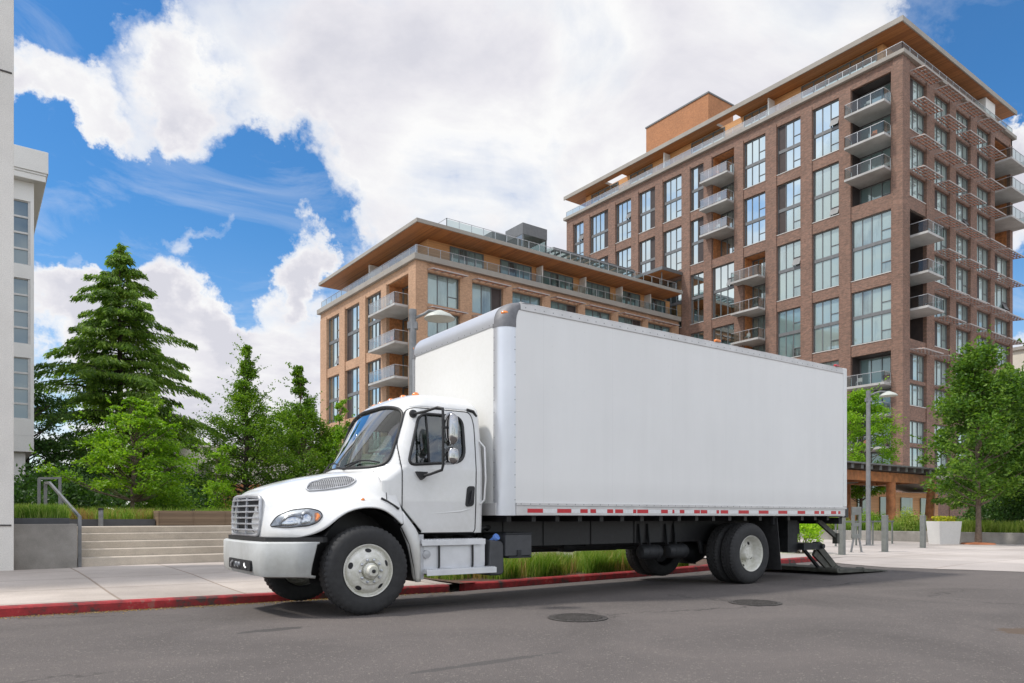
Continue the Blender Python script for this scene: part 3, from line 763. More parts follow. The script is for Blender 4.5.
    for (ci, k, a, b, z0, z1) in vw:
        window(root, 'v', V, 1, a, b, z0, z1, (), 3, 0 if (ci+k) % 4 == 0 else None, .28, 'glass_side', True, k % 2 == 1, rg)
        if k < 10 and not (ci == 0 and k >= 9): sunshade(root, V-.1, a-.1, b+.5, z1+.12)
    for (a, b, z0, z1, sl) in vlog: loggia(root, 'v', V, 1, a, b, z0, z1, sl, 1.7, 1.7, (0, .9 if a > 90 else 0), wood=(a > 90))
    # coping and terrace balustrade
    cp = MB(); cp.box(U-.35, U+1.2, V-.35, 82.3, 44.75, 45.15); cp.box(U+1.203, 97.4, V-.35, V+1.2, 44.75, 45.15); cp.box(U+1.2, 97, V+1.2, 81.9, 44.6, 44.9)
    cp.build('coping', M['fascia'], root, bevel=.03)
    rl = MB(); rg_ = MB()
    for k in range(34):
        v = lerp(V, 82, k/33); rl.bar((U, v, 45.15), (U, v, 46.0), .04, .04)
    for k in range(18):
        u = lerp(U, 97, k/17); rl.bar((u, V, 45.15), (u, V, 46.0), .04, .04)
    rl.bar((U, V, 46.0), (U, 82, 46.0), .05, .04); rl.bar((U, V, 46.0), (97, V, 46.0), .05, .04)
    rg_.add([(U, V, 45.2), (U, 82, 45.2), (U, 82, 45.95), (U, V, 45.95)], [(0,1,2,3)]); rg_.add([(U, V, 45.2), (97, V, 45.2), (97, V, 45.95), (U, V, 45.95)], [(0,1,2,3)])
    ro = rl.build('roof_balustrade', M['alu_dull'], root); rg_.build('glass', M['railglass'], ro, fix=False)
    # penthouse, set back
    ph = MB(); ph.box(U+1.6, 94.5, V+2.6, 79.5, 44.9, 47.75, 0); ph.build('penthouse_wall', M['wood_wall'], root)
    for (a, b) in [(36.8, 45.0), (49.2, 52.3), (55, 60), (66.5, 70.5), (72.8, 78.2)]:
        n = max(3, int((b-a)/1.3)); window(root, 'u', U+1.55, 1, a, b, 44.95, 47.6, (), n, None, .02, 'glass_dark', False, False)
    for (a, b) in [(74.6, 81), (83, 93)]:
        window(root, 'v', V+2.55, 1, a, b, 44.95, 47.6, (), 6, None, .02, 'glass_dark', False, False)
    for v in (48.3, 63.5): pt = MB(); pt.box(U+.5, U+1.6, v, v+.15, 45.15, 47.6); pt.build('terrace_partition', M['stucco2'], root)
    pt = MB(); pt.box(90.5, 90.7, V+.3, V+2.6, 45.15, 47.6); pt.box(90.7, 93, V+.3, V+.45, 45.15, 47.6); pt.build('terrace_partition', M['stucco2'], root)
    # roof plane with openings, wood underneath and pale fascia
    R0, R1, S0, S1 = U-.3, 97.6, V-.15, 82.0
    notches = [(U+.7, U+2.3, 52.8, 55.6), (U+.7, U+2.3, 71.2, 74.6)]
    def slab(z0, z1, mi, mb, inset=0):
        us = sorted({R0+inset, R1-inset} | {x for n in notches for x in n[:2]}); vs = sorted({S0+inset, S1-inset} | {x for n in notches for x in n[2:]})
        for a, b in zip(us, us[1:]):
            for c, d in zip(vs, vs[1:]):
                if any(n[0] < (a+b)/2 < n[1] and n[2] < (c+d)/2 < n[3] for n in notches): continue
                mb.add([(a, c, z0), (b, c, z0), (b, d, z0), (a, d, z0)], [(0,1,2,3)], mi)
                mb.add([(a, c, z1), (b, c, z1), (b, d, z1), (a, d, z1)], [(0,1,2,3)], 1)
        for n in notches:
            a, b, c, d = n
            for (p, q) in (((a, c), (b, c)), ((b, c), (b, d)), ((b, d), (a, d)), ((a, d), (a, c))):
                mb.add([(p[0], p[1], z0), (q[0], q[1], z0), (q[0], q[1], z1), (p[0], p[1], z1)], [(0,1,2,3)], 1)
    rf = MB(); slab(47.78, 48.12, 0, rf)
    for (p, q) in (((R0, S0), (R1, S0)), ((R1, S0), (R1, S1)), ((R1, S1), (R0, S1)), ((R0, S1), (R0, S0))):
        d = Vector((q[0]-p[0], q[1]-p[1], 0)).normalized(); nrm = Vector((d.y, -d.x, 0))*.12
        rf.add([(p[0], p[1], 47.78), (q[0], q[1], 47.78), (q[0], q[1], 48.12), (p[0], p[1], 48.12)], [(0,1,2,3)], 1)
    ro = rf.build('roof', [M['soffit'], M['fascia']], root, fix=False)
    fc = MB(); fc.box(R0-.12, R0-.003, S0-.12, S1+.12, 47.7, 48.2); fc.box(R0, R1+.12, S0-.12, S0-.003, 47.7, 48.2); fc.build('fascia', M['fascia'], ro)
    bxm = MB(); bxm.box(76, 81.1, 60.3, 71, 48.1, 55.3); e = bxm.build('lift_overrun', M['brick_orange'], root)
    c2 = MB(); c2.box(75.9, 81.2, 60.2, 71.1, 55.3, 55.5); c2.build('capping', M['winframe'], e)
    for ch in [o for o in bpy.data.objects if o.parent == root]: ch.location = (-U, -V, 0)
    return root
tall_building()

def short_building():
    U, V = 33.7, 60.5
    root = empty('apartment_building', (U, V, 0), label='shorter tan brick apartment block with wide wooden eaves above the truck cab', cat='building')
    grp = [(18.35, 24.2, (21.35,)), (11.95, 17.35, (14.6,)), (5.6, 10.9, (8.2,))]
    cols = [(67.75, 71.24), (72.86, 76.5), (78.19, 81.66)]
    ops = [(a, b, z0, z1) for (a, b) in cols for (z0, z1, m) in grp]; ops.append((61.97, 66.39, 4.5, 24.35))
    w = MB(); wall_grid(w, 'u', U, V, 83.66, 0, 25.2, ops, 1.8, 1)
    edges = [60.5, 61.97, 66.39] + [x for c in cols for x in c] + [83.66]
    for i in range(0, len(edges)-1, 2): w.box(U-.1, U-.003, edges[i]-(.1 if i == 0 else 0), edges[i+1]-.15, 0, 24.4 if i else 25.19)
    rc = [(34.95, 38.53), (40.0, 43.71), (44.95, 48.77), (50.04, 53.82), (55.01, 58.94), (60.15, 64.04), (65.11, 69.16)]
    fl = [(21.35, 24.35), (18.2, 20.75), (14.8, 17.6), (11.7, 14.2), (8, 10.8), (4.6, 7.2)]
    vops = [(a, b, z0, z1) for (a, b) in rc for (z0, z1) in fl]
    wall_grid(w, 'v', V, U, 70.55, 0, 25.2, vops, 1.8, 1)
    redge = [U] + [x for c in rc for x in c] + [70.55]
    for i in range(0, len(redge), 2): w.box(redge[i], redge[i+1]-.1, V-.1, V-.003, 0, 24.5 if i else 25.19)
    w.box(U+2, 70.5, 83.36, 83.66, 0, 25.2)
    w.build('wall', M['brick_tan'], root)
    core = MB(); core.box(U+2.2, 70.4, V+2.2, 83.3, 0, 25); core.build('core', M['interior'], root)
    rg = random.Random(5)
    for ci, (a, b) in enumerate(cols):
        for (z0, z1, m) in grp: window(root, 'u', U, 1, a, b, z0, z1, m, 4 if ci == 0 else 3, 0 if ci == 0 else (2 if ci == 1 else None), .3, 'glass_bright', True, False, rg)
    loggia(root, 'u', U, 1, 61.97, 66.39, 4.5, 24.35, (21.3, 17.75, 14.45, 11.1, 7.8), 1.8, 1.5, (0, 1.2), wood=True)
    for ci, (a, b) in enumerate(rc):
        for k, (z0, z1) in enumerate(fl):
            window(root, 'v', V, 1, a, b, z0, z1, (), 3, 2 if ci in (1, 3, 5) else None, .3, 'glass_dark' if k == 0 and ci > 1 else 'glass_bright', True, False, rg)
            if k < 4: sunshade(root, V-.1, a-.05, b+.3, z1+.1, 1.0)
    cp = MB(); cp.box(U-.35, U+1.5, V-.4, 84.0, 25.2, 25.75); cp.box(U+1.503, 70.6, V-.4, V+1.2, 25.2, 25.75); cp.box(U+1.5, 70.5, V+1.2, 83.5, 25.0, 25.3)
    cp.build('coping', M['fascia'], root, bevel=.03)
    rl = MB(); g = MB()
    for k in range(17): rl.bar((U+.1, lerp(V, 83.6, k/16), 25.75), (U+.1, lerp(V, 83.6, k/16), 26.7), .04, .04)
    for k in range(28): rl.bar((lerp(U, 70.4, k/27), V+.1, 25.75), (lerp(U, 70.4, k/27), V+.1, 26.7), .04, .04)
    rl.bar((U+.1, V+.1, 26.7), (U+.1, 83.6, 26.7), .05, .04); rl.bar((U+.1, V+.1, 26.7), (70.4, V+.1, 26.7), .05, .04)
    g.add([(U+.1, V+.1, 25.8), (U+.1, 83.6, 25.8), (U+.1, 83.6, 26.65), (U+.1, V+.1, 26.65)], [(0,1,2,3)]); g.add([(U+.1, V+.1, 25.8), (70.4, V+.1, 25.8), (70.4, V+.1, 26.65), (U+.1, V+.1, 26.65)], [(0,1,2,3)])
    ro = rl.build('roof_balustrade', M['alu_dull'], root); g.build('glass', M['railglass'], ro, fix=False)
    ph = MB(); ph.box(U+2, 70.4, V+1.3, 80.5, 25.3, 28.0); ph.build('penthouse_wall', M['wood_wall'], root)
    for (a, b) in [(38.2, 42.2), (44.3, 48.4), (50, 54.3), (56.2, 60), (61.8, 65), (66.4, 69.5)]:
        window(root, 'v', V+1.25, 1, a, b, 25.35, 27.85, (), 4, None, .02, 'glass_dark', False, False)
    for (a, b) in [(64, 70), (73.5, 79.5)]: window(root, 'u', U+1.95, 1, a, b, 25.35, 27.85, (), 5, None, .02, 'glass_dark', False, False)
    for u in (49.1, 55.3, 61.0, 65.8): pt = MB(); pt.box(u, u+.15, V+.3, V+1.3, 25.75, 27.9); pt.build('terrace_partition', M['stucco2'], root)
    pt = MB(); pt.box(U+.5, U+2, 71.5, 71.65, 25.75, 27.9)
    pt.build('terrace_partition', M['stucco2'], root)
    rf = MB(); rf.box(32.9, 69.2, 58.85, 82.0, 28.0, 28.03, 0); ro = rf.build('roof', M['soffit'], root)
    f2 = MB(); f2.box(32.8, 69.3, 58.75, 82.1, 28.035, 28.4); f2.build('fascia', M['fascia'], ro, bevel=.02)
    rl = MB(); g = MB()
    for k in range(24): rl.bar((lerp(36.5, 69, k/23), 59.6, 28.4), (lerp(36.5, 69, k/23), 59.6, 29.5), .05, .05)
    rl.bar((36.5, 59.6, 29.5), (69, 59.6, 29.5), .05, .04)
    for k in range(7): rl.bar((36.5, lerp(59.6, 70, k/6), 28.4), (36.5, lerp(59.6, 70, k/6), 29.5), .05, .05)
    rl.bar((36.5, 59.6, 29.5), (36.5, 70, 29.5), .05, .04)
    g.add([(36.5, 59.6, 28.45), (69, 59.6, 28.45), (69, 59.6, 29.4), (36.5, 59.6, 29.4)], [(0,1,2,3)])
    o = rl.build('roof_balustrade', M['alu_dull'], root); g.build('glass', M['railglass'], o, fix=False)
    # roof pavilion in glass, trellis, and canopy beside the tower
    p = MB(); p.box(48.2, 51.6, 63, 66.2, 31.8, 33.0); p.box(46.2, 48.19, 66, 70, 31.6, 32.5)
    for (u, v) in ((48.3, 63.1), (51.5, 63.1), (48.3, 66.1), (51.5, 66.1), (46.3, 69.9)): p.bar((u, v, 28.4), (u, v, 31.8), .14, .14)
    o = p.build('roof_pavilion', M['winframe'], root)
    g = MB(); g.add([(48.2, 63.05, 28.4), (51.6, 63.05, 28.4), (51.6, 63.05, 31.8), (48.2, 63.05, 31.8)], [(0,1,2,3)]); g.add([(48.25, 63, 28.4), (48.25, 66.2, 28.4), (48.25, 66.2, 31.8), (48.25, 63, 31.8)], [(0,1,2,3)])
    g.add([(51.55, 63, 28.4), (51.55, 66.2, 28.4), (51.55, 66.2, 31.8), (51.55, 63, 31.8)], [(0,1,2,3)])
    g.build('glass', M['railglass'], o, fix=False)
    t = MB(); t.bar((51.7, 62, 30.6), (64.3, 62, 30.6), .15, .35); t.bar((51.7, 67, 30.6), (64.3, 67, 30.6), .15, .35)
    for k in range(13): u = lerp(52, 64.2, k/12); t.bar((u, 62, 30.55), (u, 67, 30.55), .12, .2)
    for u in (52, 56, 60, 64): t.bar((u, 62.1, 28.4), (u, 62.1, 30.5), .12, .12); t.bar((u, 66.9, 28.4), (u, 66.9, 30.5), .12, .12)
    o = t.build('roof_trellis', M['winframe'], root)
    g = MB(); g.add([(51.7, 62.1, 30.85), (64.3, 62.1, 30.85), (64.3, 66.9, 30.85), (51.7, 66.9, 30.85)], [(0,1,2,3)]); g.build('glass', M['railglass'], o, fix=False)
    c = MB(); c.box(67, 70.65, 60, 66, 30.9, 31.3, 0); c.box(67.1, 70.6, 60.1, 65.9, 30.86, 30.897, 1)
    c.bar((67.6, 60.6, 28.4), (67.6, 60.6, 30.86), .1, .1); c.box(67.6, 70.6, 64, 64.1, 28.4, 30.86, 2)
    c.build('canopy', [M['winframe'], M['soffit'], M['interior']], root)
    for ch in [o for o in bpy.data.objects if o.parent == root]: ch.location = (-U, -V, 0)
short_building()

def left_building():
    root = empty('stucco_building', (.66, 15.9, 0), label='pale rough stucco building with tall strip windows at the left edge of the photo', cat='building')
    w = MB(); w.box(-14, .66, 15.9, 17.0, .0, 12.5); w.box(-14, -12, 17.0, 32.2, 0, 12.5)
    w.build('wall', M['stucco'], root, bevel=.01)
    b = MB(); b.box(-14, .62, 15.88, 15.898, .95, .975); b.build('wall_joint', M['iron'], root)
    b = MB(); b.box(-14, .63, 15.885, 15.898, 9.05, 9.075); b.build('wall_joint', M['iron'], root)
    # rear volume with strip windows
    V = 32.2; UE = 1.95
    f = [(12.85, 15.75), (8.25, 11.4), (5.1, 7.8)]
    f = [(10.45, 12.8), (7.5, 9.95), (4.75, 7.05)]
    f = [(10.35, 12.7), (7.45, 9.85), (4.7, 6.95)]
    w = MB(); wall_grid(w, 'v', V, -12, UE, 4.1, 13.4, [(-2.2, 1.84, a, b) for a, b in f], .4, 1)
    w.box(-12, UE, V+.4, V+14, 3.5, 13.4); w.box(-12, UE-.003, V+.003, V+.4, 3.5, 4.1)
    w.box(UE-.02, UE, V, V+.4, 4.1, 13.4)
    w.box(-12, UE-.25, V+.25, V+14, 2.8, 3.5)
    w.box(UE-.75, UE-.25, V+.25, V+1.2, 0, 2.8); w.box(-12, -.2, V+.25, V+14, 0, 2.8)
    o = w.build('wall', M['stucco2'], root, bevel=.01)
    p = MB(); p.box(-12, UE+.35, V-.35, V+14, 13.4, 13.62); p.box(-12, UE+.42, V-.42, V+14, 13.7, 14.5); p.box(-12, UE+.38, V-.38, V+14, 13.62, 13.70)
    p.build('parapet', M['stucco2'], root, bevel=.02)
    for a, b in f:
        fr = MB(); gl = MB()
        n = 4
        for k in range(n+1): fr.box(-2.2, 1.84, V+.06, V+.14, lerp(a, b, k/n)-.035, lerp(a, b, k/n)+.035, 0)
        for u in (-2.2, -.9, .3): fr.box(u, u+.07, V+.055, V+.145, a, b, 0)
        fr.box(1.77, 1.84, V+.03, V+.15, a, b, 0)
        gl.add([(-2.2, V+.10, a), (1.8, V+.10, a), (1.8, V+.10, b), (-2.2, V+.10, b)], [(0,1,2,3)])
        for k in range(n):
            pass
        fo = fr.build('window', M['winedge'], root); gl.build('pane', M['glass_left'], fo, fix=False)
    for ch in [o for o in bpy.data.objects if o.parent == root]: ch.location = (-.66, -15.9, 0)
left_building()

def site():
    # steps
    mb = MB(); zs = [.318, .466, .61, .765, .90]; v0 = 16.3
    for i, z in enumerate(zs):
        d = .38 if i < 4 else 22
        mb.box(1.68, 16.0, v0 + .38*i, v0 + .38*i + d + (.0 if i == 4 else .02), -.1 if i == 0 else zs[i-1]-.1, z)
    o = mb.build('steps', M['step'], bevel=.015); tag(o, 'wide flight of five grey concrete steps behind the front of the truck', 'steps')
    # concrete cheek wall with planter trough
    mb = MB(); mb.box(.66, 1.66, 16.05, 16.75, -.05, .98); mb.box(.68, 1.3, 16.75, 18.6, .0, .98)
    tag(mb.build('concrete_wall', M['wallconc'], bevel=.01), 'weathered concrete wall between the stucco building and the steps', 'wall')
    root = empty('planter_trough', (.95, 16.9, .98), label='low dark metal trough of green grass on the concrete wall', cat='planter')
    mb = MB(); mb.box(-.27, .62, -.5, .6, 0, .11); mb.build('trough', M['greybox'], root, bevel=.006)
    rng = rs_(5); n = 2600; P = np.stack([rng.uniform(-.25, .6, n), rng.uniform(-.48, .58, n), np.full(n, .1)], 1); V_, F_ = blades(rng, P, .27, .012, .6)
    np_mesh('grass', V_, F_, M['grass'], root)
    # handrail
    root = empty('handrail', (1.72, 16.3, .15), label='bent grey steel handrail at the left end of the steps', cat='handrail')
    mb = MB(); mb.box(-.03, .03, -.08, -.02, -.02, .98); mb.bar((0, -.05, .96), (-.33, 2.1, 1.69), .045, .05); mb.bar((-.33, 2.1, 1.69), (-.38, 2.4, 1.69), .05, .06)
    mb.box(-.41, -.35, 2.36, 2.42, .7, 1.69)
    mb.build('rail', M['lampmetal'], root)
    mb = MB(); mb.box(-.2, -.16, 1.05, 1.09, .30, 1.30); mb.build('post', M['lampmetal'], root)
    root = empty('handrail', (1.72, 20.0, .9), label='second short grey handrail standing on the upper terrace left of the small maple', cat='handrail')
    mb = MB(); mb.box(-.03, .03, 0, .06, 0, 1.12); mb.bar((.03, .03, 1.12), (-.42, .03, 1.10), .05, .05); mb.box(-.44, -.38, 0, .06, 0, 1.1); mb.build('rail', M['lampmetal'], root)
    # wooden bench wall on the upper terrace
    mb = MB(); mb.box(3.62, 9.5, 19.0, 19.6, .9, 1.26); 
    for k in range(8): mb.box(3.66+k*.75, 3.69+k*.75, 18.985, 18.997, .9, 1.25)
    tag(mb.build('wooden_planter_wall', M['bench_wood'], bevel=.01), 'low brown slatted timber wall along the top of the steps', 'planter')
    mb = MB(); mb.box(.2, 3.6, 19.2, 19.4, .9, 1.06); tag(mb.build('planter_edge', M['greybox']), 'low dark metal planting edge at the top of the steps', 'planter edge')
    # bed soil and plants behind
    mb = MB(); mb.box(-12, 16, 20.0, 60, .88, 1.02); tag(mb.build('planting_soil', M['soil']), kind='structure')
    grass_patch('ground_cover', .4, 7.5, 19.5, 21.2, 1.0, 6500, .32, M['grass'], 21)
    grass_patch('ground_cover', 1.6, 3.9, 19.5, 20.4, 1.0, 1500, .30, M['grass_tan'], 22)
    grass_patch('ground_cover', -6, 13, 21, 26, 1.0, 9000, .40, M['grass'], 23)
    # bollard lights on the terrace
    for i, (u, v, l) in enumerate([(2.43, 19.0, 'short dark bollard light on the terrace, left of the small maple'), (4.68, 20.2, 'short dark bollard light behind the timber wall')]):
        root = empty('bollard_light', (u, v, .9), label=l, cat='bollard', group='bollard lights on the terrace')
        mb = MB(); mb.lathe([(0, 0), (.05, 0), (.05, .36), (.045, .37), (0, .37)], (0,0,0), n=16); mb.build('post', M['lampmetal'], root, smooth_angle=40)
        mb = MB(); mb.lathe([(0, .0), (.06, 0), (.06, .04), (0, .05)], (0,0,.37), n=16); mb.build('cap', M['black'], root, smooth_angle=40)
    # trees of the left garden
    cedar('cedar_tree', 6.65, 44.9, .9, 15.0, 1.0, 4.7, 4, M['needle'], 'tall layered dark green cedar with drooping boughs, tallest tree on the left', 33, .28, tr=.3, density=1.35)
    broadleaf('maple_tree', 3.64, 22.2, .95, 3.35, .75, [(0, 1.0), (.25, 1.65), (.55, 1.25), (.8, .65), (1, .15)], .06, 11, M['leaf_bright'], M['bark'], .085, 110, 120, 'small bright green maple on the terrace in front of the cedar', spread=.38, flat=.28, sprig=.4)
    broadleaf('hemlock_tree', 9.17, 30.55, .95, 7.1, .9, [(0, 1.7), (.2, 2.3), (.42, 1.7), (.6, .8), (.8, .3), (1, .04)], .11, 17, M['leaf_mid'], M['bark_dark'], .085, 230, 150, 'mid green tree with a thin pointed top, above the hood of the truck', spread=.42, flat=.5, sprig=.5)
    broadleaf('garden_tree', 11.8, 31.1, .95, 7.0, .7, [(0, 1.8), (.35, 1.6), (.6, .75), (.8, .25), (1, .05)], .09, 23, M['leaf_mid'], M['bark'], .10, 170, 150, 'leafy tree with two thin leaders just left of the truck windshield', spread=.42, lean=(-.25, .1), sprig=.3)
    broadleaf('garden_tree', 12.9, 30.3, .95, 5.4, 1.0, [(0, .9), (.4, .8), (.7, .45), (1, .1)], .07, 29, M['leaf_bright'], M['bark'], .10, 60, 130, 'slim lighter tree standing against the tan building beside the windshield', spread=.34, lean=(.3, 0), sprig=.5)
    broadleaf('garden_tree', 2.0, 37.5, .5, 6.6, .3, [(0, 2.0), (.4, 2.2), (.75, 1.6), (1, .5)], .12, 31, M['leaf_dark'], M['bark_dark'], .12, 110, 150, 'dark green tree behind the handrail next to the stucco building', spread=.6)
    broadleaf('garden_tree', 16, 44, .5, 7.0, .3, [(0, 2.8), (.4, 3.2), (.75, 2.2), (1, .7)], .12, 37, M['leaf_mid'], M['bark_dark'], .15, 130, 150, 'rounded tree in the gap between the cedar and the pointed tree', spread=.75)
    broadleaf('sapling', 6.45, 24.5, .95, 2.6, .35, [(0, .35), (.4, .45), (.8, .3), (1, .1)], .03, 41, M['leaf_bright'], M['bark'], .08, 26, 90, 'thin sapling in front of the cream wall', spread=.26)
    for i, (x, y, r, h, l) in enumerate([(1.2, 22.3, .8, .9, 'low dark shrub behind the trough of grass'), (4.6, 22.8, .9, .8, 'rounded shrub right of the small maple trunk'), (7.5, 23.3, .9, .9, 'green shrub behind the timber wall'), (10.5, 22.5, 1.0, 1.0, 'shrub behind the front end of the hood')]):
        shrub('shrub', x, y, .98, r, h, 2600, .09, M['leaf_mid'] if i % 2 else M['leaf_dark'], 50+i, l)
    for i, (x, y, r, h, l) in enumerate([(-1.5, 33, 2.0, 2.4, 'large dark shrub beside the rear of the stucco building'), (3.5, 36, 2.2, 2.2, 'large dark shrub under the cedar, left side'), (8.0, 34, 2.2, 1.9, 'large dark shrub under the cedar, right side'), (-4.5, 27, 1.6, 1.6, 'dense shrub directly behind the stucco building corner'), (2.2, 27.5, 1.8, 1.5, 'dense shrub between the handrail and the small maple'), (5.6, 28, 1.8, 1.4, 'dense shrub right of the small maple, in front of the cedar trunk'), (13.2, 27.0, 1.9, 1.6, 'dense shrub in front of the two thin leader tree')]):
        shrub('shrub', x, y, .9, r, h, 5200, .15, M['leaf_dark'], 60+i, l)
    # cream building with wood panel far left
    root = empty('cream_building', (11, 44, 0), label='low cream walled building half hidden behind the garden trees', cat='building')
    mb = MB(); mb.box(9.2, 22, 44, 54, 0, 5.1); mb.box(10.5, 22, 41.0, 43.9, 0, 4.1); mb.build('wall', M['cream'], root, loc=(-11, -44, 0))
    mb = MB(); mb.box(9.1, 22.1, 43.9, 54.1, 5.1, 5.2); mb.build('roof', M['cream'], root, loc=(-11, -44, 0))
    mb = MB(); mb.box(10.9, 13.0, 40.8, 40.96, 0, 2.9); mb.build('timber_panel', M['timber'], root, loc=(-11, -44, 0))
    mb = MB(); mb.box(18.2, 20.8, 40.9, 40.98, .9, 4.0); mb.build('window', M['glass_dark'], root, loc=(-11, -44, 0))
    # planter strip by the kerb
    grass_patch('tall_grass', 6.75, 12.6, 10.55, 12.3, .0, 26000, .40, M['grass'], 71, .011)
    grass_patch('tall_grass', 6.9, 12.6, 10.45, 12.3, .0, 1800, .42, M['grass_tan'], 72, .010)
    # plants and walls of the right-hand plaza
    mb = MB(); mb.box(32.2, 32.6, 2.0, 30, 0, .50); tag(mb.build('low_wall', M['wallconc'], bevel=.02), 'long low concrete retaining wall at the back of the plaza', 'wall')
    mb = MB(); mb.box(32.6, 40, 2, 30, 0, .42); tag(mb.build('planting_soil', M['soil']), kind='structure')
    grass_patch('ornamental_grass', 32.7, 34.4, 3.0, 14.5, .42, 16000, .52, M['grass_lime'], 81, .022)
    grass_patch('ornamental_grass', 32.7, 34.0, 15.0, 26, .42, 9000, .5, M['grass'], 82, .022)
    for i, (x, y, r, h, l) in enumerate([(33.4, 15.6, .8, 1.0, 'round clipped green shrub behind the white planter box'), (33.4, 17.3, .75, .95, 'round shrub between the bollards and the pergola'), (33.4, 19.2, .8, 1.0, 'round shrub left of the street lamp base'), (33.5, 21.2, .8, 1.0, 'round shrub furthest left along the low wall')]):
        shrub('shrub', x, y, .42, r, h, 2400, .08, M['grass_lime'] if i != 1 else M['leaf_mid'], 90+i, l)
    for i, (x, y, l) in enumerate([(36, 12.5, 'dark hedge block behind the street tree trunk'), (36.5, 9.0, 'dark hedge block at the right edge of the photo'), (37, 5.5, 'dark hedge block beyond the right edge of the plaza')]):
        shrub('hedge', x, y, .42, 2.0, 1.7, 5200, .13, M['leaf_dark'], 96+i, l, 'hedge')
    shrub('shrub', 19.4, 12.1, .05, .68, 1.2, 3200, .085, M['lime'], 77, 'vivid lime green shrub seen under the tail of the cargo box')
    # right trees
    broadleaf('street_tree', 31.3, 12.0, .05, 7.6, 1.9, [(0, 1.0), (.18, 2.0), (.45, 1.8), (.7, 1.3), (.88, .8), (1, .3)], .11, 103, M['leaf_street'], M['bark'], .13, 150, 150, 'young street tree with a slim bare trunk rising in front of the low wall', spread=.48, sprig=.3)
    broadleaf('street_tree', 35.6, 10.9, .4, 7.4, 1.2, [(0, 1.5), (.3, 2.1), (.6, 1.8), (.85, 1.1), (1, .4)], .16, 107, M['leaf_street'], M['bark_dark'], .14, 170, 170, 'broad tree with a dark trunk cut by the right edge of the photo', spread=.6)
    cedar('conifer_tree', 48, 17.0, 0, 9.9, 1.0, 3.2, 109, M['needle'], 'narrow dark conifer behind the street tree at the right edge', 26, .34, droop=.25)
    broadleaf('plaza_tree', 49.3, 26.2, 0, 9.6, 2.6, [(0, 1.6), (.4, 2.6), (.75, 1.9), (1, .5)], .13, 113, M['leaf_bright'], M['bark'], .14, 150, 160, 'bright green tree above the pergola, just right of the cargo box', spread=.55)
    mb = MB(); mb.lathe([(0, 0), (.6, 0), (.55, .05), (.2, .07), (0, .07)], (31.3, 12.0, .06), n=20); tag(mb.build('mulch_ring', M['terra'], smooth_angle=40), 'reddish mulch around the foot of the slim street tree', 'mulch')
    # far tan building right edge
    root = empty('tan_building', (140, 33, 0), label='plain tan building far away at the right edge of the photo', cat='building')
    mb = MB(); mb.box(136, 175, 34.5, 60, 0, 28.0); mb.build('wall', M['cream'], root, loc=(-140, -33, 0))
    mb = MB()
    for k in range(6):
        for j in range(7): mb.box(135.9, 135.99, 36+j*3.4, 37.8+j*3.4, 3+k*4, 5+k*4)
    mb.build('window', M['glass_dark'], root, loc=(-140, -33, 0))
    mb = MB(); mb.box(135.6, 175, 34.1, 60.4, 28.0, 28.5); mb.build('parapet', M['fascia'], root, loc=(-140, -33, 0))
    # white planter box with yellow flowers
    root = empty('planter_box', (30.5, 12.9, .06), rz=R(-36), label='white square planter box with yellow flowers on the plaza', cat='planter')
    mb = MB(); mb.add([(-.46,-.46,0),(.46,-.46,0),(.46,.46,0),(-.46,.46,0),(-.54,-.54,.88),(.54,-.54,.88),(.54,.54,.88),(-.54,.54,.88),(-.48,-.48,.88),(.48,-.48,.88),(.48,.48,.88),(-.48,.48,.88),(-.48,-.48,.8),(.48,-.48,.8),(.48,.48,.8),(-.48,.48,.8)],
                      [(0,1,5,4),(1,2,6,5),(2,3,7,6),(3,0,4,7),(4,5,9,8),(5,6,10,9),(6,7,11,10),(7,4,8,11),(8,9,13,12),(9,10,14,13),(10,11,15,14),(11,8,12,15),(12,13,14,15)])
    mb.v = [(x*.82, y*.82, z) for x, y, z in mb.v]; mb.build('box', M['white_planter'], root, bevel=.01)
    rng = rs_(33); n = 500; P = np.stack([rng.uniform(-.36, .36, n), rng.uniform(-.36, .36, n), rng.uniform(.82, 1.08, n)], 1)
    V_, F_ = quads(P, rng.normal(size=(n, 3)), rng.normal(size=(n, 3)), np.full(n, .09), np.full(n, .06), rng); np_mesh('flowers', V_, F_, M['flower'], root)
    # bollards
    for (u, v, l) in [(19.6, 10.95, 'square grey steel bollard nearest to the tail lift'), (22.3, 11.1, 'square grey steel bollard in the middle, beside the street lamp'), (26.2, 11.75, 'square grey steel bollard just left of the white planter box')]:
        root = empty('bollard', (u, v, .05), rz=R(4), label=l, cat='bollard', group='square steel bollards at the plaza edge')
        mb = MB(); mb.box(-.075, .075, -.075, .075, 0, 1.12); mb.build('post', M['bollard'], root, bevel=.008)
        mb = MB(); mb.box(-.13, .13, -.13, .13, 0, .012); mb.build('base_plate', M['bollard'], root)
    # low railing behind the bollards
    root = empty('low_railing', (24, 14.2, .05), label='low steel railing on thin posts behind the bollards', cat='railing')
    mb = MB(); mb.box(-1, 5.2, -.03, .03, .86, .92); mb.build('rail', M['bollard'], root)
    for x in (-.9, 1.0, 2.4, 3.6, 5.1):
        mb = MB(); mb.box(x-.035, x+.035, -.02, .02, 0, .86); mb.box(x-.1, x+.1, -.08, .08, 0, .012); mb.build('post', M['bollard'], root)
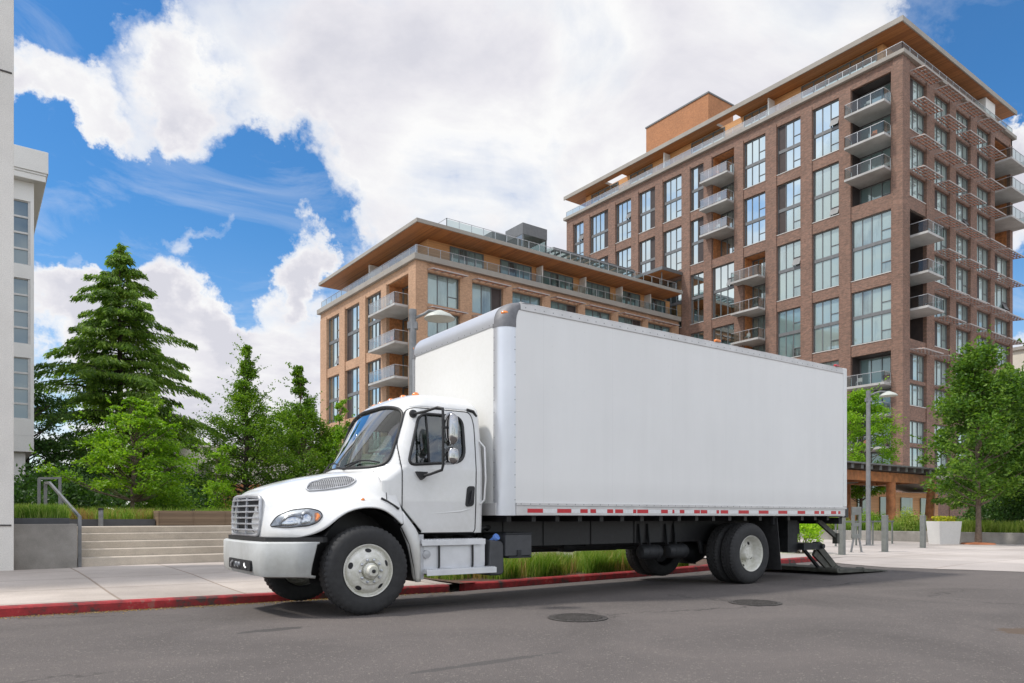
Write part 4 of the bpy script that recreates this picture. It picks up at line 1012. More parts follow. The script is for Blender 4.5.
    # street lamps
    def lamp(u, v, z, h, rz, label, arm=.75):
        root = empty('street_lamp', (u, v, z), rz=rz, label=label, cat='street lamp', group='street lamps with round shades')
        mb = MB(); mb.lathe([(0, 0), (.09, 0), (.085, .3), (.075, h), (.08, h), (.08, h+.12), (0, h+.14)], (0,0,0), n=20); mb.lathe([(0, 0), (.2, 0), (.2, .025), (.1, .04)], (0,0,0), n=20); mb.build('pole', M['lampmetal'], root, smooth_angle=40)
        mb = MB(); mb.box(-.1, .1, -.07, .07, h-.28, h-.14); mb.tube([(.05,0,h-.05), (.25,0,h+.04), (arm*.6,0,h+.1), (arm,0,h+.08)], .03, 10); mb.build('arm', M['lampmetal'], root, smooth_angle=40)
        mb = MB(); mb.lathe([(0, .10), (.06, .10), (.12, .07), (.24, .015), (.31, -.05), (.315, -.07)], (arm, 0, h), n=28); mb.lathe([(0, -.075), (.16, -.085), (.31, -.068)], (arm, 0, h), n=28)
        mb.build('lamp_shade', M['lampshade'], root, smooth_angle=50)
    lamp(26.7, 13.9, .05, 5.6, R(-36), 'tall grey street lamp with a round shade, right of the cargo box')
    lamp(7.3, 13.25, .08, 5.15, R(-36), 'street lamp whose pole rises behind the front corner of the cargo box', .55)
    # pergola entrance
    root = empty('pergola', (42, 21.4, 0), label='timber entrance pergola with round posts in front of the tower', cat='pergola')
    mb = MB()
    for k in range(14): mb.box(-6+k*1.0, -5.72+k*1.0, -.7, 4.0, 3.75, 4.0, 0)
    mb.box(-6.4, 7.4, -.9, 4.2, 4.0, 4.08, 0); mb.build('roof', M['lampmetal'], root)
    mb = MB(); mb.box(-6.2, 7.0, -.25, .0, 3.15, 3.7); mb.box(-6.2, 7.0, 2.9, 3.2, 3.15, 3.7)
    for k in range(5): mb.box(-5.5+k*2.8, -5.2+k*2.8, 0, 2.9, 3.2, 3.6)
    mb.build('beam', M['timber'], root, bevel=.02)
    for (x, y) in [(-5.6, -.1), (-3.5, 3.0), (-1.2, 3.0), (1.5, -.1), (2.2, 3.0), (6.2, -.1)]:
        mb = MB(); mb.tube([(x, y, .0), (x+(.5 if x > 6 else 0), y, 3.15)], [.27, .25], 16); mb.build('post', M['timber'], root, smooth_angle=40)
    # entrance front behind: wood wall, canopy
    root = empty('entrance_pavilion', (52, 30, 0), label='low wooden lobby front with a peaked pale canopy behind the pergola', cat='building')
    mb = MB(); mb.box(-5, 12, -2.5, 0, 0, 3.0); mb.build('wall', M['wood_wall'], root)
    for k in range(5): mb = MB(); mb.box(-4+k*3.2, -2.2+k*3.2, -2.6, -2.505, .2, 2.6); mb.build('door', M['glass_dark'], root)
    mb = MB(); mb.add([(-9, -6, 3.1), (3, -6, 4.0), (14, -6, 3.0), (14, 0, 3.0), (3, 0, 4.0), (-9, 0, 3.1), (-9, -6, 3.35), (3, -6, 4.35), (14, -6, 3.25), (14, 0, 3.25), (3, 0, 4.35), (-9, 0, 3.35)],
        [(0,1,4,5),(1,2,3,4),(6,7,10,11),(7,8,9,10),(0,1,7,6),(1,2,8,7),(2,3,9,8),(5,4,10,11),(3,4,10,9),(0,5,11,6)]); mb.build('canopy', M['fascia'], root)
    # stand with two openings and splayed feet by the tail lift
    root = empty('steel_stand', (21.3, 11.45, .05), rz=R(-36), label='narrow grey steel stand with two oval openings on splayed feet, right behind the truck', cat='stand')
    mb = MB()
    for (z0, z1) in ((.42, .55), (.78, .88), (1.12, 1.36)): mb.box(-.14, .14, -.04, .04, z0, z1)
    for s in (-1, 1): mb.box(min(s*.06, s*.14), max(s*.06, s*.14), -.039, .039, .42, 1.36)
    mb.build('plate', M['bollard'], root, bevel=.01)
    mb = MB()
    for s in (-1, 1): mb.bar((s*.08, 0, .45), (s*.16, 0, .0), .045, .045); mb.box(s*.16-.07, s*.16+.07, -.05, .05, 0, .015)
    mb.build('feet', M['lampmetal'], root)
    # manhole covers
    for (u, v, l) in [(5.38, 6.04, 'round iron manhole cover in the road, nearer one left of centre'), (8.16, 5.73, 'round iron manhole cover in the road, farther one below the rear wheels')]:
        root = empty('manhole_cover', (u, v, .004), label=l, cat='manhole cover', group='manhole covers in the road')
        mb = MB(); mb.lathe([(.33, 0), (.33, .006), (.30, .007)], (0,0,0), n=48); mb.build('frame', M['iron'], root)
        mb = MB(); mb.lathe([(.298, .004), (0, .006)], (0,0,0), n=48)
        for i in range(-5, 6):
            w = math.sqrt(max(0, .27**2 - (i*.05)**2))
            if w > .03: mb.box(i*.05-.008, i*.05+.008, -w, w, .005, .010)
        mb.build('lid', M['iron'], root)
    # dry leaf litter in the gutter
    rng = rs_(8); n = 2600; u = rng.uniform(-3, 6.3, n); u = np.where(rng.rand(n) < .6, rng.choice([1.2, 2.6, 4.1, 4.7], n) + rng.normal(size=n)*.5, u); v = GUT - np.abs(rng.normal(size=n))*.10 - .01
    z = np.array([roadz(a, b) for a, b in zip(u, v)]) + .006
    D = rng.normal(size=(n, 3)); D[:, 2] *= .1; W = rng.normal(size=(n, 3)); W[:, 2] *= .2
    V_, F_ = quads(np.stack([u, v, z], 1), D, W, rng.uniform(.01, .035, n), rng.uniform(.006, .018, n), rng)
    tag(np_mesh('leaf_litter', V_, F_, M['grass_tan']), kind='stuff')
# street trees across the road behind the photographer, which show in the glass and chrome
def rear_trees():
    for i, (x, y, l) in enumerate([(-16, -12, 'street tree behind the photographer, first from the left'), (-5, -19, 'street tree behind the photographer, second from the left'), (7, -24, 'street tree behind the photographer, third from the left'), (20, -27, 'street tree behind the photographer, fourth from the left')]):
        broadleaf('street_tree', x, y, 0, 7.0, 2.2, [(0, 1.4), (.3, 2.6), (.6, 2.3), (1, .6)], .15, 200+i, M['leaf_mid'], M['bark_dark'], .24, 60, 70, l, spread=.8)
site()
rear_trees()

# ------------------------------------------------------------------ the truck (local frame: x back from front axle, y to the far side, z up)
TR = empty('box_truck', (3.672, 8.853, 0), rz=R(-1.756), label='white medium duty box truck with a long cargo body parked along the red kerb', cat='truck')
HW = 1.29; BX0 = 1.785; BX1 = 9.55; ZB = 1.13; ZT = 3.87

# ---- cab surface
ZC0 = .91
def cab_w(z):
    w = interp(z, [(.9, 1.045), (1.3, 1.065), (1.7, 1.065), (2.1, 1.02), (2.40, .975), (2.62, .945)])
    if z > 2.40: w -= .30*(1-math.sqrt(max(0, 1-min(1, (z-2.40)/.26)**2)))
    return w
def cab_xf(z):
    xc = interp(z, [(.9, .12), (1.68, .06), (2.52, .60), (2.66, .72)]); xe = interp(z, [(.9, .20), (1.54, .20), (1.66, .34), (1.73, .42), (2.42, .66), (2.66, .78)])
    if z > 2.50: k = .14*(1-math.sqrt(max(0, 1-min(1, (z-2.50)/.17)**2))); xc += k; xe += k
    return xc, xe
def cab_xb(z): return 1.66 - (.16*(1-math.sqrt(max(0, 1-min(1, (z-2.40)/.26)**2))) if z > 2.4 else 0)
def cab_half(z, nf=70, nc=14, ns=100, nb=8, nk=16):
    w = cab_w(z); xc, xe = cab_xf(z); xb = cab_xb(z); rc = .13; yb = w-rc
    pts = []
    for i in range(nf): t = i/nf; pts.append((xc + (xe-xc)*t**2.3, yb*t))
    sl = (xe-xc)*2.3/yb
    P0 = Vector((xe, yb)); P1 = Vector((xe+sl*rc*.75, w)); P2 = Vector((xe+rc*1.5, w))
    for i in range(nc): t = i/nc; p = P0*(1-t)**2 + P1*2*t*(1-t) + P2*t*t; pts.append((p.x, p.y))
    r2 = .07; x0 = P2.x; x1 = xb - r2
    for i in range(ns): t = i/ns; pts.append((lerp(x0, x1, t), w + .012*math.sin(PI*t)))
    for i in range(nb): a = (i/nb)*PI/2; pts.append((x1 + r2*math.sin(a), w - r2 + r2*math.cos(a)))
    for i in range(nk+1): t = i/nk; pts.append((xb, (w-r2)*(1-t)))
    return pts
_hc = {}
def half(z):
    k = round(z, 4)
    if k not in _hc: _hc[k] = cab_half(k)
    return _hc[k]
def front_x(y, z):
    h = half(z)[:84]; y = abs(y); return interp(y, [(p[1], p[0]) for p in h])
def side_y(x, z):
    h = half(z)[70:192]; return interp(x, [(p[0], p[1]) for p in h])

def ws_in(y, z, g=0):
    yh = lerp(.905, .835, clamp((z-1.7)/.75)) + g; zc = 2.12 - .055*(y/.85)**2; hh = .40 - .035*(y/.85)**2 + g
    return abs(y/yh)**7 + abs((z-zc)/hh)**7 < 1
def ws_pt(a, k=1.0, g=0):
    c, s = math.cos(a), math.sin(a); e = 2/7
    yy = math.copysign(abs(c)**e, c); zz = math.copysign(abs(s)**e, s)
    z = 2.12; y = 0
    for _ in range(4):
        yh = lerp(.905, .835, clamp((z-1.7)/.75)) + g; y = yh*yy*k
        zc = 2.12 - .055*(y/.85)**2; hh = .40 - .035*(y/.85)**2 + g; z = zc + hh*zz*k
    return y, z
# side window outline (x, z), rounded
def roundpoly(pts, rads, n=6):
    out = []; m = len(pts)
    for i in range(m):
        p = Vector(pts[i]); a = (Vector(pts[i-1]) - p); b = (Vector(pts[(i+1) % m]) - p); r = rads[i]
        r = min(r, a.length*.48, b.length*.48); p0 = p + a.normalized()*r; p1 = p + b.normalized()*r
        for k in range(n+1): t = k/n; q = p0*(1-t)**2 + p*2*t*(1-t) + p1*t*t; out.append((q.x, q.y))
    return out
SW = roundpoly([(.585, 1.735), (1.375, 1.80), (1.375, 2.375), (.775, 2.375)], [.10, .17, .14, .12])
def inpoly(x, y, P):
    c = False; j = len(P)-1
    for i in range(len(P)):
        if (P[i][1] > y) != (P[j][1] > y) and x < (P[j][0]-P[i][0])*(y-P[i][1])/(P[j][1]-P[i][1]) + P[i][0]: c = not c
        j = i
    return c
DOOR = [(.50, 1.17), (.745, .905), (1.50, .905), (1.53, .95), (1.545, 2.30), (1.50, 2.445), (.66, 2.445), (.505, 2.02)]

def build_cab():
    zs = [ZC0 + (2.40-ZC0)*i/116 for i in range(117)] + [2.40 + .26*math.sin((i+1)/14*PI/2) for i in range(14)]
    zs[-1] = 2.658
    H = [half(z) for z in zs]; n = len(H[0])
    rows = []
    for z, h in zip(zs, H): rows.append([(x, -y, z) for x, y in h] + [(x, y, z) for x, y in reversed(h[1:-1])])
    nc = len(rows[0])
    V = [p for r in rows for p in r]; body = []; door = []
    for i in range(len(zs)-1):
        for j in range(nc):
            j2 = (j+1) % nc; f = (i*nc+j, i*nc+j2, (i+1)*nc+j2, (i+1)*nc+j)
            cx = sum(V[k][0] for k in f)/4; cy = sum(V[k][1] for k in f)/4; cz = sum(V[k][2] for k in f)/4
            isfront = (j < 78 or j > nc-78); isside = (78 <= j < 192) or (nc-192 < j <= nc-78)
            if isfront and ws_in(cy, cz) and cx < .80: continue
            if cx > .4 and abs(cy) > .8 and inpoly(cx, cz, SW): continue
            if cz < 1.6 and (cx < .25 or abs(cy) < .86 and cx < .6): continue
            if cz < .95 + (.76-cx)*1.05 and cz < 1.26 and cx < .76: continue
            if abs(cy) < .55 and cx > 1.6 and 1.75 < cz < 2.25: continue   # rear window
            if abs(cy) > .85 and inpoly(cx, cz, DOOR): door.append(f)
            else: body.append(f)
    # leave only the main island of each door, give stray cells to the body
    for s in (-1, 1):
        F = [f for f in door if V[f[0]][1]*s > 0]; vf = {}
        for i, f in enumerate(F):
            for v in f: vf.setdefault(v, []).append(i)
        seen = set(); isl = []
        for i in range(len(F)):
            if i in seen: continue
            st = [i]; seen.add(i); g = []
            while st:
                q = st.pop(); g.append(q)
                for v in F[q]:
                    for r in vf[v]:
                        if r not in seen: seen.add(r); st.append(r)
            isl.append(g)
        isl.sort(key=len)
        for g in isl[:-1]:
            for i in g: body.append(F[i]); door.remove(F[i])
    # roof cap
    top = rows[-1]; cx = 1.17; base = len(V); rings = []
    K = 10
    for k in range(1, K+1):
        s = k/K; zz = 2.658 + .065*(1-(1-s)**2.2)
        for (x, y, z) in top: V.append((lerp(x, cx + (x-cx)*.02, s), y*(1-s)+y*.02*s, zz))
    last = (len(zs)-1)*nc
    for k in range(K):
        a = last if k == 0 else base+(k-1)*nc; b = base + k*nc
        for j in range(nc): body.append((a+j, a+(j+1) % nc, b+(j+1) % nc, b+j))
    body.append(tuple(base+(K-1)*nc+j for j in range(nc)))
    def mk(name, F, mat, par, side=None):
        mb = MB(); mb.v = V; mb.f = F; mb.m = [0]*len(F)
        me = bpy.data.meshes.new(name); me.from_pydata(V, [], F); me.materials.append(mat)
        bm = bmesh.new(); bm.from_mesh(me); bmesh.ops.delete(bm, geom=[v for v in bm.verts if not v.link_faces], context='VERTS'); bmesh.ops.recalc_face_normals(bm, faces=bm.faces); bm.to_mesh(me); bm.free()
        me.polygons.foreach_set('use_smooth', [True]*len(me.polygons)); me.update()
        o = bpy.data.objects.new(name, me); COL.objects.link(o); o.parent = par
        m = o.modifiers.new('t', 'SOLIDIFY'); m.thickness = .02; m.offset = -1
        return o
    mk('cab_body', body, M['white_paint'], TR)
    doors = []
    for s in (-1, 1):
        F = [f for f in door if V[f[0]][1]*s > 0]; doors.append(mk('door', F, M['white_paint'], TR))
    # windshield glass + seal
    mb = MB(); K = 14; NA = 96; rows = []
    for k in range(K+1):
        kk = max(.001, k/K); row = []
        for i in range(NA):
            y, z = ws_pt(2*PI*(i+.5)/NA, kk*.995); row.append((front_x(y, z)+.012, y, z))
        rows.append(row)
    mb.grid(rows, closed=True); wsh = mb.build('windshield', M['cabglass'], TR, smooth_angle=60)
    mb = MB(); pts = []
    for i in range(NA*2): y, z = ws_pt(2*PI*(i+.5)/(NA*2), 1.0, .004); pts.append((front_x(y, z)-.002, y, z))
    mb.tube(pts, .021, 8, closed=True); mb.build('seal', M['black'], wsh, smooth_angle=60)
    # wipers
    for y0, y1 in ((.45, -.10), (-.30, -.82)):
        mb = MB(); P = []
        for t in np.linspace(0, 1, 9):
            y = lerp(y0, y1, t); z = 1.745 + .045*math.sin(t*PI) + .02*t; P.append((front_x(y, z)-.03, y, z))
        mb.tube(P, .010, 6); q = lerp(y0, y1, .45)
        mb.tube([(front_x(y0, 1.70)-.02, y0+.02*(1 if y0 > 0 else 1), 1.70), (front_x(q, 1.78)-.045, q, 1.785)], .012, 6); mb.build('wiper', M['black'], TR, smooth_angle=50)
    # rear window of the cab
    mb = MB(); mb.box(1.63, 1.64, -.56, .56, 1.74, 2.26); mb.build('rear_window', M['cabglass'], TR)
    for s, d in zip((-1, 1), doors):
        # glass
        c = Vector((1.0, 2.07)); mb = MB(); rows = []
        for k in range(7):
            kk = max(.001, k/6); row = []
            for (x, z) in SW:
                x2 = lerp(c.x, x, kk*.998); z2 = lerp(c.y, z, kk*.998); row.append((x2, s*(side_y(x2, z2)-.014), z2))
            rows.append(row)
        mb.grid(rows, closed=True); g = mb.build('side_window', M['cabglass'], d, smooth_angle=60)
        mb = MB(); mb.tube([(x, s*(side_y(x, z)+.001), z) for x, z in SW], .019, 8, closed=True)
        mb.tube([(.87, s*(side_y(.87, z)-.006), z) for z in np.linspace(1.76, 2.37, 8)], .014, 6)
        mb.build('seal', M['black'], g, smooth_angle=60)
        # door gap line
        DP = roundpoly(DOOR, [.06, .06, .04, .04, .08, .10, .08, .15], 5); P = []
        for i in range(len(DP)):
            a = DP[i]; b = DP[(i+1) % len(DP)]; m = max(1, int(math.hypot(b[0]-a[0], b[1]-a[1])/.05))
            for k in range(m): t = k/m; x = lerp(a[0], b[0], t); z = max(.915, lerp(a[1], b[1], t)); P.append((x, s*(side_y(x, z)+.0008), z))
        mb = MB(); mb.tube(P, .0065, 6, closed=True); mb.build('door_gap', M['black'], d, smooth_angle=60)
        # handle
        hp = roundpoly([(1.37, 1.235), (1.50, 1.25), (1.515, 1.50), (1.40, 1.50)], [.05, .05, .03, .05], 5)
        mb = MB(); y0 = side_y(1.45, 1.35)
        mb.prism(hp, 'Y', s*(y0-.01), s*(y0+.012)); h = mb.build('door_handle', M['black'], d, bevel=.006)
        mb = MB(); mb.prism(roundpoly([(1.40, 1.27), (1.475, 1.28), (1.485, 1.42), (1.42, 1.42)], [.04]*4, 5), 'Y', s*(y0+.012), s*(y0+.015)); mb.build('handle_recess', M['interior'], h)
        mb = MB(); mb.tube([(1.43, s*(y0+.022), 1.275), (1.45, s*(y0+.032), 1.34), (1.465, s*(y0+.03), 1.44)], [.012, .017, .013], 8); mb.build('handle_grip', M['black'], h, smooth_angle=50)
        # pressed crease line under the handle
        mb = MB(); mb.tube([(x, s*(side_y(x, z)-.001), z) for x, z in [(.85, 1.155), (1.1, 1.165), (1.3, 1.18), (1.42, 1.205), (1.50, 1.25)]], [.001, .007, .009, .008, .003], 8); mb.build('crease', M['white_paint'], d, smooth_angle=80)
        # mirror
        mr = MB(); r = .017; yb = s*(side_y(.72, 2.36)); ym = s*1.40
        mr.tube([(.70, yb, 2.36), (.76, s*1.15, 2.375), (.84, s*1.32, 2.41), (.865, ym, 2.39), (.87, ym, 2.30), (.87, ym, 1.72), (.86, ym-.01*s, 1.665), (.80, s*1.2, 1.62), (.745, s*side_y(.74, 1.62), 1.60)], r, 10)
        mr.lathe([(0, 0), (.052, 0), (.045, .03), (0, .04)], (.70, yb, 2.365), 'Y', 16) if s < 0 else mr.lathe([(0, 0), (.052, 0), (.045, -.03), (0, -.04)], (.70, yb, 2.365), 'Y', 16)
        yy = s*side_y(.74, 1.62); mr.prism([(.67, 1.655), (.82, 1.655), (.79, 1.59), (.74, 1.555), (.70, 1.60)], 'Y', yy-s*.01, yy+s*.05)
        mr.box(.86, .94, min(ym, ym+.01*s)-.02, max(ym, ym+.01*s)+.02, 2.155, 2.18); mr.box(.86, .94, ym-.02, ym+.02, 1.83, 1.86)
        mo = mr.build('mirror', M['black'], TR, smooth_angle=40)
        mb = MB()
        def head(x, z0, z1, dx, dy, mb=mb):
            prof = []
            for k in range(9):
                t = k/8; z = lerp(z0, z1, t); e = (1-abs(2*t-1)**3.2)**.5 if 0 < t < 1 else .02
                ring = []
                for j in range(20):
                    a = 2*PI*j/20; ca, sa = math.cos(a), math.sin(a)
                    xx = dx*(abs(ca)**.8)*math.copysign(1, ca)*(.35+.65*e)
                    if ca < 0: xx *= .72      # convex back facing forward
                    ring.append((x + xx, ym + dy*(abs(sa)**.6)*math.copysign(1, sa)*(.75+.25*e)*(1 if e > .1 else .6), z))
                prof.append(ring)
            mb.grid(prof, closed=True); mb.add(prof[0], [tuple(range(20))]); mb.add(prof[-1], [tuple(range(20))])
        head(.965, 1.955, 2.35, .08, .11); mb.build('mirror_head', M['mirror_chrome'], mo, smooth_angle=60)
        mb = MB(); head(.965, 1.73, 1.935, .085, .11, mb); mb.build('convex_mirror', M['mirror_chrome'], mo, smooth_angle=60)
        # grab handle and dark corner cap at the back
        mb = MB(); mb.tube([(1.60, s*(side_y(1.58, 1.3)+.0), 1.27), (1.64, s*1.10, 1.33), (1.66, s*1.10, 1.6), (1.655, s*1.08, 2.0), (1.61, s*(side_y(1.6, 2.08)), 2.08)], .013, 8); mb.build('grab_rail', M['white_paint'], TR, smooth_angle=50)
        mb = MB(); mb.tube([(1.46, s*.965, 2.475), (1.55, s*.972, 2.46), (1.60, s*.965, 2.40)], .02, 8); mb.build('corner_cap', M['black'], TR, smooth_angle=50)
    # roof marker lights
    for y in (-.62, -.34, 0, .34, .62):
        mb = MB(); z = 2.652; x = cab_xf(2.60)[0] + (cab_xf(2.60)[1]-cab_xf(2.60)[0])*(abs(y)/.8)**2.3 + .17
        mb.lathe([(.05, 0), (.046, .018), (.028, .038), (0, .042)], (x, y, z), n=18); mb.build('roof_marker_light', M['amber'], TR, smooth_angle=60)
    # interior
    mb = MB(); mb.box(.30, .62, -.95, .95, 1.35, 1.66); mb.box(.42, .70, -.93, -.2, 1.6, 1.72); mb.build('dashboard', M['dash'], TR, bevel=.04)
    for y in (-.48, .48):
        mb = MB(); mb.box(.98, 1.45, y-.25, y+.25, 1.25, 1.45); o = mb.build('cab_seat', M['seat'], TR, bevel=.05)
        mb = MB(); mb.add([(1.36, y-.24, 1.42), (1.52, y-.24, 1.42), (1.52, y+.24, 1.42), (1.36, y+.24, 1.42), (1.46, y-.20, 2.05), (1.56, y-.20, 2.05), (1.56, y+.20, 2.05), (1.46, y+.20, 2.05)], [(0,3,2,1),(4,5,6,7),(0,1,5,4),(1,2,6,5),(2,3,7,6),(3,0,4,7)])
        mb.box(1.46, 1.55, y-.13, y+.13, 2.07, 2.24); mb.build('seat_back', M['seat'], o, bevel=.04)
    mb = MB(); mb.box(.7, 1.6, -.95, .95, .98, 1.0); mb.box(.45, .5, -.95, .95, 1.0, 1.5); mb.build('cab_floor', M['dash'], TR)
    mb = MB(); c = Vector((.83, -.48, 1.70)); d1 = Vector((.34, 0, .94)).normalized(); d2 = Vector((0, 1, 0))
    mb.tube([c + (d1*math.cos(a) + d2*math.sin(a))*.21 for a in np.linspace(0, 2*PI, 33)[:-1]], .015, 8, closed=True); mb.tube([c, c + Vector((-.25, 0, -.12))], .03, 8)
    for a in (.3, 2.1, 4.2): mb.tube([c, c + (d1*math.cos(a) + d2*math.sin(a))*.2], .012, 6)
    mb.build('steering_wheel', M['black'], TR, smooth_angle=50)
build_cab()

# ---- hood: control rows from the front lip back to the cowl, each from centre line to outer edge
M['lampbowl'] = simple('lamp_bowl', (.40, .41, .43), .3, .6, 20, .3)
def build_hood():
    rows = [
     [(-1.035,0,.885),(-1.035,.30,.885),(-1.03,.50,.885),(-1.012,.60,.885),(-.985,.68,.885),(-.93,.78,.885),(-.84,.89,.885),(-.70,1.00,.885)],
     [(-1.045,0,.95),(-1.045,.30,.95),(-1.04,.50,.95),(-1.02,.60,.95),(-.99,.68,.95),(-.935,.78,.95),(-.84,.90,.95),(-.66,1.035,.90)],
     [(-1.04,0,1.15),(-1.04,.30,1.15),(-1.035,.50,1.15),(-1.01,.60,1.14),(-.97,.68,1.10),(-.90,.79,1.06),(-.78,.93,1.02),(-.58,1.08,.92)],
     [(-1.02,0,1.33),(-1.02,.30,1.33),(-1.01,.50,1.325),(-.98,.59,1.29),(-.90,.68,1.20),(-.80,.80,1.155),(-.66,.97,1.12),(-.50,1.12,.96)],
     [(-.985,0,1.405),(-.98,.30,1.40),(-.965,.49,1.385),(-.93,.58,1.34),(-.82,.68,1.25),(-.68,.82,1.215),(-.53,1.0,1.19),(-.42,1.15,1.02)],
     [(-.90,0,1.455),(-.89,.30,1.45),(-.87,.49,1.435),(-.83,.59,1.38),(-.70,.70,1.29),(-.55,.86,1.265),(-.41,1.03,1.245),(-.335,1.165,1.10)],
     [(-.70,0,1.525),(-.69,.30,1.52),(-.66,.50,1.50),(-.61,.62,1.44),(-.50,.74,1.345),(-.38,.89,1.315),(-.27,1.05,1.29),(-.22,1.17,1.175)],
     [(-.45,0,1.59),(-.44,.32,1.585),(-.42,.54,1.56),(-.36,.68,1.50),(-.28,.79,1.40),(-.20,.93,1.345),(-.13,1.07,1.315),(-.09,1.172,1.215)],
     [(-.22,0,1.635),(-.20,.34,1.63),(-.16,.60,1.60),(-.11,.75,1.535),(-.06,.85,1.43),(-.01,.96,1.355),(.03,1.08,1.32),(.05,1.172,1.23)],
     [(-.05,0,1.665),(-.02,.35,1.66),(.05,.66,1.635),(.10,.84,1.575),(.14,.95,1.46),(.17,1.02,1.36),(.19,1.09,1.305),(.20,1.172,1.215)],
     [(.04,0,1.685),(.08,.35,1.68),(.16,.70,1.66),(.22,.90,1.61),(.25,1.01,1.49),(.27,1.055,1.36),(.33,1.10,1.265),(.33,1.172,1.14)],
     [(.08,0,1.69),(.13,.35,1.69),(.22,.73,1.675),(.29,.94,1.63),(.33,1.035,1.51),(.36,1.062,1.36),(.45,1.11,1.22),(.43,1.172,1.05)],
     [(.09,0,1.69),(.15,.35,1.69),(.25,.74,1.677),(.32,.95,1.635),(.38,1.045,1.51),(.42,1.066,1.35),(.49,1.11,1.19),(.47,1.172,1.0)],
    ]
    full = [[(x, -y, z) for x, y, z in reversed(r[1:])] + r for r in rows]
    mb = MB(); mb.grid(full); h = mb.build('hood', M['white_paint'], TR, smooth_angle=180, subsurf=3)
    m = h.modifiers.new('t', 'SOLIDIFY'); m.thickness = .02; m.offset = -1
    # lower rear quarter of the fender, behind the wheel
    for s in (-1, 1):
        mb = MB()
        st = [((.47, 1.0), (.49, 1.19)), ((.545, .87), (.60, 1.06)), ((.60, .70), (.74, .90)), ((.63, .52), (.735, .60)), ((.65, .335), (.73, .335))]
        g = []
        for (a, b) in st:
            g.append([(a[0]-.03, s*1.10, a[1]), (a[0], s*1.172, a[1]), (lerp(a[0], b[0], .5), s*1.165, lerp(a[1], b[1], .5)), (b[0], s*1.12, b[1]), (b[0]+.004, s*1.05, b[1])])
        mb.grid(g); f = mb.build('fender_skirt', M['white_paint'], TR, smooth_angle=180, subsurf=2)
        m = f.modifiers.new('t', 'SOLIDIFY'); m.thickness = .02
        # inner arch liner
        mb = MB(); pr = [(-.47, .90), (-.40, 1.0), (-.27, 1.13), (-.08, 1.195), (.12, 1.19), (.32, 1.10), (.46, .98), (.56, .78), (.62, .5), (.64, .34)]
        mb.grid([[(x, s*1.15, z) for x, z in pr], [(x, s*.62, z) for x, z in pr]]); mb.add([(x, s*.62, z) for x, z in pr] + [(.64, s*.62, .34), (-.47, s*.62, .34)], [tuple(range(12))])
        mb.build('arch_liner', M['black'], TR, smooth_angle=40)
        # side vent in the hood flank
        from mathutils.bvhtree import BVHTree
    dg = bpy.context.evaluated_depsgraph_get(); dg.update(); ev = h.evaluated_get(dg); me = ev.to_mesh()
    bv = BVHTree.FromPolygons([v.co.copy() for v in me.vertices], [tuple(p.vertices) for p in me.polygons])
    def hit(x, z, s):   # outermost flank point seen from the side
        r = bv.ray_cast(Vector((x, s*3, z)), Vector((0, -s, 0)))
        return r[0], r[1]
    def hitd(x, z, s, dirv):
        r = bv.ray_cast(Vector((x, 0, z)) - Vector(dirv)*3, Vector(dirv)); return r[0], r[1]
    def patch(poly, s, off, name, mat, par, rim=None, K=6, c=None, sub=0):
        """patch lying on the hood flank; poly in (x, z) seen from the side"""
        cx = c or (sum(p[0] for p in poly)/len(poly), sum(p[1] for p in poly)/len(poly)); rows = []
        for k in range(K+1):
            kk = max(.01, k/K); row = []
            for (x, z) in poly:
                p, nrm = hit(lerp(cx[0], x, kk), lerp(cx[1], z, kk), s)
                if p is None: p = Vector((x, s*1.0, z)); nrm = Vector((0, s, 0))
                if nrm.y*s < 0: nrm = -nrm
                o = off*(1 - kk**4) if off > .006 else off
                row.append(tuple(p + nrm*(o+.003)))
            rows.append(row)
        mb = MB(); mb.grid(rows, closed=True); o = mb.build(name, mat, par, smooth_angle=60)
        return o, rows[-1]
    for s in (-1, 1):
        vp = roundpoly([(-.52, 1.435), (-.46, 1.505), (-.25, 1.565), (-.02, 1.59), (.035, 1.545), (-.06, 1.475), (-.32, 1.425), (-.50, 1.41)], [.02, .06, .05, .04, .04, .06, .05, .02], 4)
        o, rim = patch(vp, s, .003, 'hood_vent', M['interior'], TR)
        mb = MB(); mb.tube([Vector(p) + Vector((0, s*.002, 0)) for p in rim], .011, 8, closed=True); mb.build('vent_rim', M['alu_dull'], o, smooth_angle=60)
        mb = MB()
        zz = 1.40
        while zz < 1.60:
            xs = [x for x in np.linspace(-.54, .05, 120) if inpoly(x, zz, vp)]
            if len(xs) > 3:
                P = []
                for x in np.linspace(xs[0], xs[-1], 12):
                    p, nn = hit(x, zz, s)
                    if p: P.append(p + Vector((0, s*.010, .003)))
                if len(P) > 2: mb.tube(P, .0035, 4)
            zz += .016
        xx = -.5
        while xx < .03:
            zs_ = [z for z in np.linspace(1.40, 1.60, 60) if inpoly(xx, z, vp)]
            if len(zs_) > 3:
                P = [hit(xx + .02*(i/5), z, s)[0] for i, z in enumerate(np.linspace(zs_[0], zs_[-1], 6))]
                P = [p + Vector((0, s*.010, .003)) for p in P if p]
                if len(P) > 2: mb.tube(P, .0035, 4)
            xx += .022
        mb.build('vent_mesh', M['alu_dull'], o)
        # headlight: dark bowl, chrome inner lamps, clear lens, amber corner
        hp = roundpoly([(-.955, 1.005), (-.89, 1.115), (-.74, 1.185), (-.575, 1.205), (-.485, 1.175), (-.47, 1.12), (-.53, 1.045), (-.63, 1.01), (-.82, .99)], [.03, .05, .05, .04, .03, .04, .05, .03, .04], 4)
        o, rim = patch(hp, s, .002, 'headlight', M['lampbowl'], TR)
        def inner(poly, off, name, mat): return patch(poly, s, off, name, mat, o)[0]
